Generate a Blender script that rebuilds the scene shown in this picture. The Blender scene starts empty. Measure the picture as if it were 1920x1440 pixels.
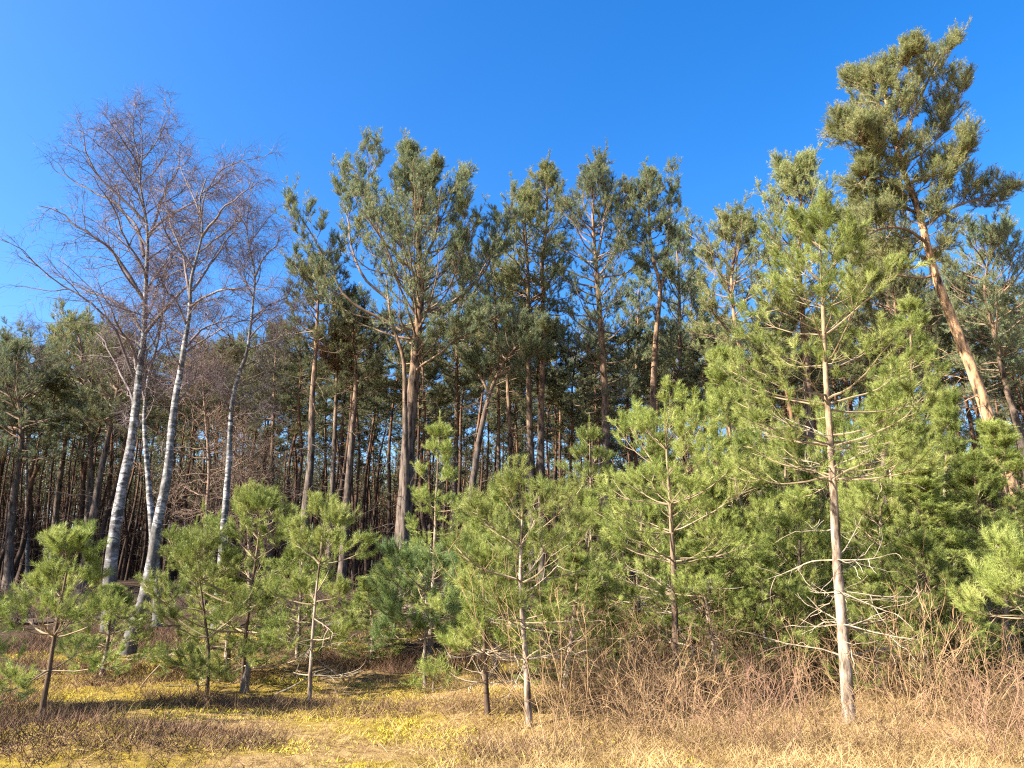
import bpy, math
import numpy as np

# ------------------------------------------------------------------ camera, light, exposure
SC = bpy.context.scene
COL = SC.collection
EYE, PITCH, FPX = 1.7, math.radians(14.0), 1423.0        # focal length in pixels of the 1920 px wide photograph
cam_d = bpy.data.cameras.new("camera")
cam = bpy.data.objects.new("camera", cam_d)
COL.objects.link(cam)
cam.location = (0, 0, EYE)
cam.rotation_euler = (math.pi / 2 + PITCH, 0, 0)
cam_d.sensor_width = 36.0
cam_d.lens = FPX / 1920 * 36.0
cam_d.clip_end = 3000
SC.camera = cam

SUN_AZ, SUN_EL = math.radians(-112), math.radians(36)    # azimuth measured from the view direction, left is negative
w = bpy.data.worlds.new("World")
SC.world = w
w.use_nodes = True
wn, wl = w.node_tree.nodes, w.node_tree.links
sky = wn.new("ShaderNodeTexSky")
sky.sky_type = 'NISHITA'
sky.sun_disc = False
sky.sun_elevation = SUN_EL
sky.sun_rotation = SUN_AZ
sky.air_density = 1.0
sky.dust_density = 1.6
sky.ozone_density = 3.0
hs = wn.new("ShaderNodeHueSaturation")
hs.inputs['Saturation'].default_value = 1.4
hs.inputs['Hue'].default_value = 0.507
wl.new(sky.outputs[0], hs.inputs['Color'])
bg = wn["Background"]
bg.inputs[1].default_value = 0.088
wl.new(hs.outputs[0], bg.inputs[0])

sun_d = bpy.data.lights.new("sun", 'SUN')
sun_d.energy = 5.0
sun_d.angle = math.radians(0.53)
sun_d.color = (1.0, 0.93, 0.82)
sun = bpy.data.objects.new("sun", sun_d)
COL.objects.link(sun)
sun.location = (-40, -10, 40)
sdir = np.array([math.sin(SUN_AZ) * math.cos(SUN_EL), math.cos(SUN_AZ) * math.cos(SUN_EL), math.sin(SUN_EL)])
from mathutils import Vector, Matrix
sun.rotation_euler = Vector(sdir).to_track_quat('Z', 'Y').to_euler()

SC.view_settings.view_transform = 'Standard'
SC.view_settings.look = 'None'
SC.view_settings.exposure = 1.98
SC.view_settings.gamma = 1.0
SC.render.engine = 'CYCLES'
SC.cycles.max_bounces = 6
SC.cycles.diffuse_bounces = 2
SC.cycles.glossy_bounces = 1
SC.cycles.transmission_bounces = 3
SC.cycles.use_denoising = False
SC.cycles.pixel_filter_type = 'BLACKMAN_HARRIS'
SC.cycles.filter_width = 1.2

rng = np.random.default_rng(11)
Z = np.array([0., 0., 1.])


# ------------------------------------------------------------------ terrain
def sstep(a, b, x):
    t = np.clip((x - a) / (b - a), 0, 1)
    return t * t * (3 - 2 * t)


_lat = np.random.default_rng(3).random((256, 256))


def vnoise(x, y):
    x, y = np.asarray(x, float), np.asarray(y, float)
    i, j = np.floor(x).astype(int), np.floor(y).astype(int)
    fx, fy = x - i, y - j
    fx, fy = fx * fx * (3 - 2 * fx), fy * fy * (3 - 2 * fy)
    g = lambda a, b: _lat[a % 256, b % 256]
    return (g(i, j) * (1 - fx) + g(i + 1, j) * fx) * (1 - fy) + (g(i, j + 1) * (1 - fx) + g(i + 1, j + 1) * fx) * fy


def terrain(x, y):
    x, y = np.asarray(x, float), np.asarray(y, float)
    z = 1.15 * sstep(9, 27, y) + 0.2 * sstep(30, 80, y)
    amp = 0.10 + 0.25 * sstep(12, 30, y)
    z = z + amp * (vnoise(x * .35 + 40, y * .35 + 9) - .5)
    z = z + 0.22 * np.exp(-((x + 4.4) ** 2 / 1.2 + (y - 8.0) ** 2 / .5))     # heather hummock at the left
    z = z + 0.16 * np.exp(-((x + .3) ** 2 / 1.5 + (y - 10.6) ** 2 / .6))
    return z


CF = np.array([0, math.cos(PITCH), math.sin(PITCH)])
CU = np.array([0, -math.sin(PITCH), math.cos(PITCH)])
CAMP = np.array([0, 0, EYE])


def ray(px, py):
    return CF + (px - 960) / FPX * np.array([1., 0, 0]) + (720 - py) / FPX * CU


def at(px, py, Y):
    d = ray(px, py)
    return CAMP + d * (Y / d[1])


def ground_hit(px, py):
    d = ray(px, py)
    t = 3.0
    for _ in range(4000):
        p = CAMP + d * t
        if p[2] <= terrain(p[0], p[1]):
            return p
        t += .02
    return CAMP + d * 30


# ------------------------------------------------------------------ geometry helpers (vectorised)
def norm(v):
    return v / np.maximum(np.linalg.norm(v, axis=-1, keepdims=True), 1e-9)


def grow(start, d, length, K, up0=0., up1=0., wob=.08):
    N = len(start)
    P = np.empty((N, K, 3))
    P[:, 0] = start
    st = (np.broadcast_to(length, (N,)) / (K - 1))[:, None]
    d = norm(d)
    for k in range(1, K):
        u = up0 + (up1 - up0) * (k - 1) / max(K - 2, 1)
        d = norm(d + np.asarray(u).reshape(-1, 1) * Z + wob * rng.normal(size=(N, 3)))
        P[:, k] = P[:, k - 1] + d * st
    return P


def interp_poly(P, t):
    """P (N,K,3), t (N,n) -> positions, tangents (N,n,3)"""
    N, K, _ = P.shape
    u = np.clip(t, 0, .9999) * (K - 1)
    i = u.astype(int)
    f = (u - i)[..., None]
    r = np.arange(N)[:, None]
    a, b = P[r, i], P[r, i + 1]
    return a + (b - a) * f, norm(b - a)


def basis(T):
    ref = np.where(np.abs(T[..., 2:3]) > .95, np.array([1., 0, 0]), Z)
    s = norm(np.cross(T, ref))
    return s, np.cross(s, T)


def spawn(P, n, t0, t1, ang, flat=None, jit=.15, nodes=0):
    """children along polylines; flat: spread (radians) round the horizontal plane, None = all round"""
    N = len(P)
    t = t0 + (t1 - t0) * (np.arange(n)[None] + rng.random((N, n))) / n
    if nodes:                                   # pines branch in whorls, one per year of growth
        q = (t - t0) / (t1 - t0)
        t = t0 + (t1 - t0) * np.clip(np.ceil(q * nodes) / nodes + rng.normal(size=(N, n)) * .012, 0, 1)
    pos, T = interp_poly(P, t)
    s, u = basis(T)
    if flat is None:
        phi = rng.random((N, n)) * 2 * np.pi
    else:
        phi = (np.arange(n)[None] % 2) * np.pi + rng.normal(size=(N, n)) * flat
    nr = np.cos(phi)[..., None] * s + np.sin(phi)[..., None] * u
    a = (ang + rng.normal(size=(N, n)) * jit)[..., None]
    d = np.cos(a) * T + np.sin(a) * nr
    par = np.repeat(np.arange(N), n)
    return pos.reshape(-1, 3), d.reshape(-1, 3), t.reshape(-1), par


def tubes(P, R, sides=4):
    N, K, _ = P.shape
    R = np.broadcast_to(R, (N, K))
    T = np.empty_like(P)
    T[:, 1:-1] = P[:, 2:] - P[:, :-2]
    T[:, 0], T[:, -1] = P[:, 1] - P[:, 0], P[:, -1] - P[:, -2]
    T = norm(T)
    m = norm(P[:, -1] - P[:, 0])
    ref = np.where(np.abs(m[:, 2:3]) > .8, np.array([1., 0, 0]), Z)[:, None]
    s = norm(np.cross(T, ref))
    u = np.cross(s, T)
    a = np.arange(sides) * 2 * np.pi / sides
    V = P[:, :, None] + R[..., None, None] * (np.cos(a)[:, None] * s[:, :, None] + np.sin(a)[:, None] * u[:, :, None])
    V = V.reshape(-1, 3)
    base = (np.arange(N)[:, None, None] * K + np.arange(K - 1)[None, :, None]) * sides
    k = np.arange(sides)[None, None]
    k2 = (k + 1) % sides
    F = np.stack([base + k, base + k2, base + sides + k2, base + sides + k], -1).reshape(-1, 4)
    return V, F


def needles(P, n, t0, t1, ln, wd, ang=.75, pw=1.0):
    """needles round twig polylines -> one long thin triangle each"""
    N = len(P)
    if N == 0 or n == 0:
        return np.zeros((0, 3)), np.zeros((0, 3), int)
    t = t0 + (t1 - t0) * rng.random((N, n)) ** pw
    pos, T = interp_poly(P, t)
    pos, T = pos.reshape(-1, 3), T.reshape(-1, 3)
    M = len(pos)
    r = norm(rng.normal(size=(M, 3)))
    r = norm(r - (r * T).sum(-1, keepdims=True) * T)
    a = np.clip(ang + rng.normal(size=M) * .25, .1, 1.5)[:, None]
    d = np.cos(a) * T + np.sin(a) * r
    L = (ln * (0.75 + .5 * rng.random(M)))[:, None]
    sd = norm(np.cross(d, rng.normal(size=(M, 3)))) * (wd / 2)
    V = np.empty((M, 3, 3))
    V[:, 0], V[:, 1], V[:, 2] = pos + sd, pos - sd, pos + d * L
    return V.reshape(-1, 3), np.arange(3 * M).reshape(-1, 3)


def resample(pts, K):
    """Catmull-Rom through the points, K samples by arc length"""
    p = np.asarray(pts, float)
    if len(p) == 2:
        return p[0] + (p[1] - p[0]) * np.linspace(0, 1, K)[:, None]
    q = np.vstack([2 * p[0] - p[1], p, 2 * p[-1] - p[-2]])
    out = []
    for i in range(len(p) - 1):
        a, b, c, d = q[i:i + 4]
        t = np.linspace(0, 1, 16, endpoint=False)[:, None]
        out.append(.5 * (2 * b + (c - a) * t + (2 * a - 5 * b + 4 * c - d) * t ** 2 + (3 * b - a - 3 * c + d) * t ** 3))
    out = np.vstack(out + [p[-1:]])
    s = np.r_[0, np.cumsum(np.linalg.norm(np.diff(out, axis=0), axis=1))]
    u = np.linspace(0, s[-1], K)
    return np.stack([np.interp(u, s, out[:, k]) for k in range(3)], 1)


class MB:
    def __init__(self):
        self.v, self.f, self.n = [], {3: [], 4: []}, 0

    def add(self, vf):
        V, F = vf
        if len(V):
            self.v.append(V)
            self.f[F.shape[1]].append(F + self.n)
            self.n += len(V)
        return self

    def mesh(self, name, mat, smooth=False, origin=None):
        V = np.vstack(self.v).astype(np.float32)
        if origin is not None:
            V = V - np.asarray(origin, np.float32)
        me = bpy.data.meshes.new(name)
        T = np.vstack(self.f[3]) if self.f[3] else np.zeros((0, 3), int)
        Q = np.vstack(self.f[4]) if self.f[4] else np.zeros((0, 4), int)
        me.vertices.add(len(V))
        me.vertices.foreach_set("co", V.ravel())
        me.loops.add(T.size + Q.size)
        me.loops.foreach_set("vertex_index", np.r_[T.ravel(), Q.ravel()].astype(np.int32))
        me.polygons.add(len(T) + len(Q))
        st = np.r_[np.arange(len(T)) * 3, T.size + np.arange(len(Q)) * 4].astype(np.int32)
        me.polygons.foreach_set("loop_start", st)
        if smooth:
            me.polygons.foreach_set("use_smooth", np.ones(len(T) + len(Q), bool))
        else:
            me.polygons.foreach_set("use_smooth", np.zeros(len(T) + len(Q), bool))
        me.materials.append(mat)
        me.update(calc_edges=True)
        return me


def empty(name, loc, label, cat, group=None):
    o = bpy.data.objects.new(name, None)
    COL.objects.link(o)
    o.location = loc
    o.empty_display_size = .2
    o["label"], o["category"] = label, cat
    if group:
        o["group"] = group
    return o


def part(name, mb, mat, parent, smooth=False, label=None):
    me = mb.mesh(name, mat, smooth, parent.location[:] if parent is not None else None)
    o = bpy.data.objects.new(name, me)
    COL.objects.link(o)
    o.parent = parent
    if label:
        o["label"] = label
    return o


def solo(name, mb, mat, label=None, cat=None, group=None, kind=None, smooth=False, origin=None):
    o = bpy.data.objects.new(name, mb.mesh(name, mat, smooth, origin))
    COL.objects.link(o)
    if origin is not None:
        o.location = origin
    if label: o["label"] = label
    if cat: o["category"] = cat
    if group: o["group"] = group
    if kind: o["kind"] = kind
    return o


def copy_thing(root, loc, rz, sc, label, group=None):
    kids = [c for c in bpy.data.objects if c.parent == root] if root.name not in KIDS else KIDS[root.name]
    KIDS[root.name] = kids
    r = root.copy()
    COL.objects.link(r)
    r.location = loc
    r.rotation_euler = (rng.normal() * .02, rng.normal() * .02, rz)
    r.scale = (sc[0], sc[0], sc[1])
    r["label"] = label
    if group:
        r["group"] = group
    for ch in kids:
        c = ch.copy()
        COL.objects.link(c)
        c.parent = r
    return r


KIDS = {}


# ------------------------------------------------------------------ materials
def mat_new(name):
    m = bpy.data.materials.new(name)
    m.use_nodes = True
    return m, m.node_tree.nodes, m.node_tree.links, m.node_tree.nodes["Principled BSDF"]


def ramp(n, stops):
    r = n.new("ShaderNodeValToRGB")
    e = r.color_ramp.elements
    while len(e) < len(stops):
        e.new(.5)
    for el, (p, c) in zip(e, stops):
        el.position = p
        el.color = (*c, 1)
    return r


def tex(n, l, scale, detail=4, sc=(1, 1, 1), kind='Noise', rough=.6):
    tc = n.new("ShaderNodeTexCoord")
    mp = n.new("ShaderNodeMapping")
    mp.inputs['Scale'].default_value = sc
    l.new(tc.outputs['Object'], mp.inputs[0])
    t = n.new("ShaderNodeTex" + kind)
    t.inputs['Scale'].default_value = scale
    if kind == 'Noise':
        t.inputs['Detail'].default_value = detail
        t.inputs['Roughness'].default_value = rough
    l.new(mp.outputs[0], t.inputs['Vector'])
    return t


def needle_mat(name, c0, c1, c2, transl=.3):
    """needle foliage: hue varies from spray to spray, thin needles let some light through"""
    m, n, l, b = mat_new(name)
    t = tex(n, l, 2.2, 3)
    r = ramp(n, [(.3, c0), (.5, c1), (.72, c2)])
    l.new(t.outputs['Fac'], r.inputs[0])
    oi = n.new("ShaderNodeObjectInfo")
    mr = n.new("ShaderNodeMapRange")
    mr.inputs[3].default_value, mr.inputs[4].default_value = .8, 1.2
    l.new(oi.outputs['Random'], mr.inputs[0])
    h = n.new("ShaderNodeHueSaturation")
    l.new(mr.outputs[0], h.inputs['Value'])
    l.new(r.outputs[0], h.inputs['Color'])
    l.new(h.outputs[0], b.inputs['Base Color'])
    b.inputs['Roughness'].default_value = .42
    b.inputs['Specular IOR Level'].default_value = .2
    tr = n.new("ShaderNodeBsdfTranslucent")
    l.new(h.outputs[0], tr.inputs['Color'])
    mx = n.new("ShaderNodeMixShader")
    mx.inputs[0].default_value = transl
    l.new(b.outputs[0], mx.inputs[1])
    l.new(tr.outputs[0], mx.inputs[2])
    l.new(mx.outputs[0], n["Material Output"].inputs[0])
    return m


def bark_mat(name, low, high, z0, z1, crack=(.03, .022, .018), scale=9., bump=.6, contrast=(.35, .6)):
    """plated pine bark: grey-brown low on the trunk, orange and flaky above"""
    m, n, l, b = mat_new(name)
    tc = n.new("ShaderNodeTexCoord")
    sp = n.new("ShaderNodeSeparateXYZ")
    l.new(tc.outputs['Object'], sp.inputs[0])
    wob = tex(n, l, 1.3, 3)
    ad = n.new("ShaderNodeMath"); ad.operation = 'MULTIPLY_ADD'
    l.new(wob.outputs['Fac'], ad.inputs[0]); ad.inputs[1].default_value = 2.0
    l.new(sp.outputs['Z'], ad.inputs[2])
    mr = n.new("ShaderNodeMapRange")
    mr.inputs[1].default_value, mr.inputs[2].default_value = z0 + 1, z1 + 1
    l.new(ad.outputs[0], mr.inputs[0])
    mx = n.new("ShaderNodeMixRGB")
    mx.inputs[1].default_value, mx.inputs[2].default_value = (*low, 1), (*high, 1)
    l.new(mr.outputs[0], mx.inputs[0])
    t = tex(n, l, scale, 5, (1, 1, .28))
    r = ramp(n, [(contrast[0], (0, 0, 0)), (contrast[1], (1, 1, 1))])
    l.new(t.outputs['Fac'], r.inputs[0])
    m2 = n.new("ShaderNodeMixRGB")
    m2.inputs[1].default_value = (*crack, 1)
    l.new(r.outputs[0], m2.inputs[0])
    l.new(mx.outputs[0], m2.inputs[2])
    t3 = tex(n, l, 3.0, 3)
    m3 = n.new("ShaderNodeMixRGB"); m3.blend_type = 'MULTIPLY'; m3.inputs[0].default_value = .6
    l.new(m2.outputs[0], m3.inputs[1])
    r3 = ramp(n, [(.3, (.55, .55, .55)), (.7, (1.15, 1.1, 1.05))])
    l.new(t3.outputs['Fac'], r3.inputs[0])
    l.new(r3.outputs[0], m3.inputs[2])
    l.new(m3.outputs[0], b.inputs['Base Color'])
    b.inputs['Roughness'].default_value = .9
    b.inputs['Specular IOR Level'].default_value = .15
    bp = n.new("ShaderNodeBump"); bp.inputs['Strength'].default_value = bump; bp.inputs['Distance'].default_value = .03
    l.new(t.outputs['Fac'], bp.inputs['Height'])
    l.new(bp.outputs[0], b.inputs['Normal'])
    return m


def plain_mat(name, c0, c1, scale=6., rough=.85, transl=0.):
    m, n, l, b = mat_new(name)
    t = tex(n, l, scale, 4)
    r = ramp(n, [(.32, c0), (.68, c1)])
    l.new(t.outputs['Fac'], r.inputs[0])
    l.new(r.outputs[0], b.inputs['Base Color'])
    b.inputs['Roughness'].default_value = rough
    b.inputs['Specular IOR Level'].default_value = .2
    if transl:
        tr = n.new("ShaderNodeBsdfTranslucent")
        l.new(r.outputs[0], tr.inputs['Color'])
        mx = n.new("ShaderNodeMixShader")
        mx.inputs[0].default_value = transl
        l.new(b.outputs[0], mx.inputs[1])
        l.new(tr.outputs[0], mx.inputs[2])
        l.new(mx.outputs[0], n["Material Output"].inputs[0])
    return m


def birch_mat():
    m, n, l, b = mat_new("birch_bark")
    band = tex(n, l, 4.2, 5, (1.3, 1.3, 3.2))
    band.inputs['Distortion'].default_value = .9                 # short dark bands across the bark
    r = ramp(n, [(.44, (.03, .028, .03)), (.60, (.45, .435, .43))])
    l.new(band.outputs['Fac'], r.inputs[0])
    patch = tex(n, l, 3.0, 5, (1, 1, .8))
    patch.inputs['Distortion'].default_value = .6
    rp = ramp(n, [(.42, (1, 1, 1)), (.60, (0, 0, 0))])
    l.new(patch.outputs['Fac'], rp.inputs[0])
    tc = n.new("ShaderNodeTexCoord")
    sp = n.new("ShaderNodeSeparateXYZ")
    l.new(tc.outputs['Object'], sp.inputs[0])
    low = n.new("ShaderNodeMapRange")                          # rough dark bark at the foot
    low.inputs[1].default_value, low.inputs[2].default_value = .3, 2.3
    low.inputs[3].default_value, low.inputs[4].default_value = .85, 0
    l.new(sp.outputs['Z'], low.inputs[0])
    hi = n.new("ShaderNodeMapRange")                           # thin stems near the top are dark
    hi.inputs[1].default_value, hi.inputs[2].default_value = 4.5, 9.5
    hi.inputs[3].default_value, hi.inputs[4].default_value = 0, .8
    l.new(sp.outputs['Z'], hi.inputs[0])
    a1 = n.new("ShaderNodeMath"); a1.operation = 'ADD'
    l.new(low.outputs[0], a1.inputs[0]); l.new(hi.outputs[0], a1.inputs[1])
    a2 = n.new("ShaderNodeMath"); a2.operation = 'MULTIPLY_ADD'; a2.use_clamp = True
    l.new(rp.outputs[0], a2.inputs[0]); a2.inputs[1].default_value = .85
    l.new(a1.outputs[0], a2.inputs[2])
    dk = tex(n, l, 14, 4, (1, 1, .5))
    rd = ramp(n, [(.35, (.025, .022, .02)), (.65, (.13, .115, .10))])
    l.new(dk.outputs['Fac'], rd.inputs[0])
    mx = n.new("ShaderNodeMixRGB")
    l.new(a2.outputs[0], mx.inputs[0])
    l.new(r.outputs[0], mx.inputs[1])
    l.new(rd.outputs[0], mx.inputs[2])
    l.new(mx.outputs[0], b.inputs['Base Color'])
    b.inputs['Roughness'].default_value = .7
    bp = n.new("ShaderNodeBump"); bp.inputs['Strength'].default_value = .4; bp.inputs['Distance'].default_value = .02
    l.new(dk.outputs['Fac'], bp.inputs['Height'])
    l.new(bp.outputs[0], b.inputs['Normal'])
    return m


def ground_mat():
    m, n, l, b = mat_new("mossy_ground")
    fine = tex(n, l, 9, 6, rough=.75)
    grass = ramp(n, [(.30, (.09, .052, .022)), (.48, (.31, .195, .075)), (.70, (.52, .37, .16))])
    l.new(fine.outputs['Fac'], grass.inputs[0])
    moss = ramp(n, [(.30, (.10, .07, .018)), (.50, (.30, .21, .035)), (.72, (.50, .36, .06))])
    l.new(fine.outputs['Fac'], moss.inputs[0])
    litter = ramp(n, [(.30, (.022, .015, .011)), (.55, (.07, .045, .028)), (.75, (.15, .10, .055))])
    l.new(fine.outputs['Fac'], litter.inputs[0])
    pat = tex(n, l, .55, 4)
    rp = ramp(n, [(.44, (0, 0, 0)), (.54, (1, 1, 1))])
    l.new(pat.outputs['Fac'], rp.inputs[0])
    tc = n.new("ShaderNodeTexCoord")
    sp = n.new("ShaderNodeSeparateXYZ")
    l.new(tc.outputs['Object'], sp.inputs[0])
    # moss grows on the left and middle of the clearing
    mr = n.new("ShaderNodeMapRange")
    mr.inputs[1].default_value, mr.inputs[2].default_value = .6, -1.2
    l.new(sp.outputs['X'], mr.inputs[0])
    mm = n.new("ShaderNodeMath"); mm.operation = 'MULTIPLY'
    l.new(mr.outputs[0], mm.inputs[0]); l.new(rp.outputs[0], mm.inputs[1])
    m1 = n.new("ShaderNodeMixRGB")
    l.new(mm.outputs[0], m1.inputs[0]); l.new(grass.outputs[0], m1.inputs[1]); l.new(moss.outputs[0], m1.inputs[2])
    # needle litter under the forest and in brown patches, colour darkened as forest shade
    pl = tex(n, l, .8, 4)
    ma = n.new("ShaderNodeMath"); ma.operation = 'MULTIPLY_ADD'
    l.new(pl.outputs['Fac'], ma.inputs[0]); ma.inputs[1].default_value = 9; l.new(sp.outputs['Y'], ma.inputs[2])
    mf = n.new("ShaderNodeMapRange")
    mf.inputs[1].default_value, mf.inputs[2].default_value = 16.5, 20.0
    l.new(ma.outputs[0], mf.inputs[0])
    m2 = n.new("ShaderNodeMixRGB")
    l.new(mf.outputs[0], m2.inputs[0]); l.new(m1.outputs[0], m2.inputs[1]); l.new(litter.outputs[0], m2.inputs[2])
    l.new(m2.outputs[0], b.inputs['Base Color'])
    b.inputs['Roughness'].default_value = .95
    b.inputs['Specular IOR Level'].default_value = .1
    f2 = tex(n, l, 30, 5, rough=.8)
    bp = n.new("ShaderNodeBump"); bp.inputs['Strength'].default_value = 1.0; bp.inputs['Distance'].default_value = .05
    l.new(f2.outputs['Fac'], bp.inputs['Height'])
    l.new(bp.outputs[0], b.inputs['Normal'])
    return m


M = dict(
    young=needle_mat("young_pine_needles", (.135, .18, .04), (.25, .285, .07), (.43, .44, .145), .22),
    youngblue=needle_mat("bluish_pine_needles", (.12, .19, .065), (.20, .27, .09), (.31, .355, .13), .22),
    mature=needle_mat("mature_pine_needles", (.15, .19, .08), (.26, .285, .11), (.40, .385, .155), .30),
    olive=needle_mat("olive_pine_needles", (.15, .195, .075), (.29, .315, .12), (.46, .44, .17), .32),
    teal=needle_mat("blue_green_pine_needles", (.12, .18, .115), (.20, .235, .115), (.32, .305, .14), .30),
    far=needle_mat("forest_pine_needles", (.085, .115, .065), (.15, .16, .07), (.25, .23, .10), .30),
    dead=needle_mat("dead_brown_needles", (.14, .07, .04), (.2, .11, .06), (.26, .15, .08), .2),
    bark=bark_mat("pine_bark", (.165, .13, .105), (.32, .20, .115), 4.5, 9),
    barkor=bark_mat("orange_pine_bark", (.34, .25, .175), (.62, .38, .20), 1.0, 4.0),
    barkfar=bark_mat("shade_darkened_pine_bark", (.07, .045, .033), (.22, .12, .07), 4.5, 9.5, scale=6),  # bark colour lowered to put the deep wood's shade into it
    barkyoung=bark_mat("young_pine_bark", (.38, .305, .235), (.36, .265, .155), 1.5, 4, crack=(.09, .06, .04), scale=14, bump=.6, contrast=(.38, .58)),
    branch=plain_mat("pine_branch_bark", (.13, .09, .065), (.26, .18, .115), 7),
    barkdark=bark_mat("dark_young_bark", (.12, .08, .055), (.30, .22, .14), 1.2, 2.6, crack=(.05, .035, .025), scale=16, bump=.3, contrast=(.3, .5)),
    browntwig=plain_mat("brown_tree_twigs", (.11, .075, .055), (.28, .19, .135), 3),
    branchy=plain_mat("young_branch_bark", (.17, .125, .07), (.34, .26, .16), 7),
    deadwood=plain_mat("dead_branch_wood", (.10, .08, .065), (.2, .16, .13), 7),
    darkwood=plain_mat("shade_darkened_wood", (.035, .026, .02), (.10, .07, .05), 3),  # dead wood toned down so brush and log carry the bank's shade
    bleached=plain_mat("bleached_wood", (.2, .155, .105), (.38, .31, .22), 9),
    birch=birch_mat(),
    birchlimb=plain_mat("birch_limb_bark", (.08, .062, .06), (.24, .19, .18), 5),
    birchtwig=plain_mat("birch_twigs", (.11, .08, .085), (.21, .15, .155), 3),
    shrubtan=plain_mat("tan_shrub_stems", (.19, .115, .055), (.42, .275, .145), 2.5),
    shrubred=plain_mat("reddish_shrub_stems", (.17, .095, .06), (.34, .20, .12), 2.5),
    grass=plain_mat("dry_grass_blades", (.19, .115, .045), (.60, .43, .20), 1.9, .7, .25),
    moss=plain_mat("moss_fronds", (.23, .18, .03), (.66, .53, .08), 2.2, .9, .2),
    heather=plain_mat("brown_heather", (.05, .032, .02), (.24, .14, .08), 2.5, .9),
    tangle=plain_mat("dry_bramble_stems", (.13, .08, .04), (.37, .235, .12), 1.6, .85),
    ground=ground_mat(),
)

# ------------------------------------------------------------------ ground
gx = np.unique(np.r_[-np.geomspace(16, 900, 60)[::-1], np.arange(-16, 16.01, .085), np.geomspace(16, 900, 60)])
gy = np.unique(np.r_[-np.geomspace(2, 300, 24)[::-1], np.arange(-2, 6, .4), np.arange(6, 19, .085), np.geomspace(19, 1200, 90)])
X, Y = np.meshgrid(gx, gy, indexing='ij')
H = terrain(X, Y)
H = H + .05 * (vnoise(X * 3.1, Y * 3.1) - .5) + .045 * (vnoise(X * 8, Y * 8) - .5)
V = np.stack([X, Y, H], -1).reshape(-1, 3)
ni, nj = X.shape
ii, jj = np.meshgrid(np.arange(ni - 1), np.arange(nj - 1), indexing='ij')
q = (ii * nj + jj).reshape(-1)
g = MB().add((V, np.stack([q, q + nj, q + nj + 1, q + 1], -1)))
solo("ground", g, M['ground'], kind="structure", smooth=True)


# ------------------------------------------------------------------ trees
def trunk_path(pts, Y=None, lean=0.):
    """photo points from foot to tip at one real distance -> world points, foot on the terrain"""
    if Y is None:
        b = ground_hit(*pts[0])
        Y = float(b[1])
    else:
        b = at(*pts[0], Y)
    b = np.array([b[0], Y, float(terrain(b[0], Y))])
    w_ = [at(x, y, Y + lean * i / len(pts)) for i, (x, y) in enumerate(pts[1:], 1)]
    w_ = [p for p in w_ if p[2] > b[2] + .15]
    return np.array([b] + w_), Y


def trunk_mesh(path, r0, r1, sides=11, K=34, flare=.35, rough=.05, taper=.85):
    P = resample(path, K)
    s = np.linspace(0, 1, K)
    R = r1 + (r0 - r1) * (1 - s) ** taper
    h = P[:, 2] - P[0, 2]
    R = R * (1 + flare * np.exp(-np.maximum(h, 0) / .22))
    P = P.copy()
    P[0, 2] -= .12
    V, F = tubes(P[None], R[None], sides)
    V = V.reshape(K, sides, 3)
    V += (V - P[:, None]) * rng.normal(size=(K, sides, 1)) * rough
    return P, R, (V.reshape(-1, 3), F)


def radius_at(R, t):
    return np.interp(t, np.linspace(0, 1, len(R)), R)


def limb_px(pts, Y0, dy):
    n = len(pts) - 1
    return resample([at(x, y, Y0 + dy * (i / n)) for i, (x, y) in enumerate(pts)], 12)


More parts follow.
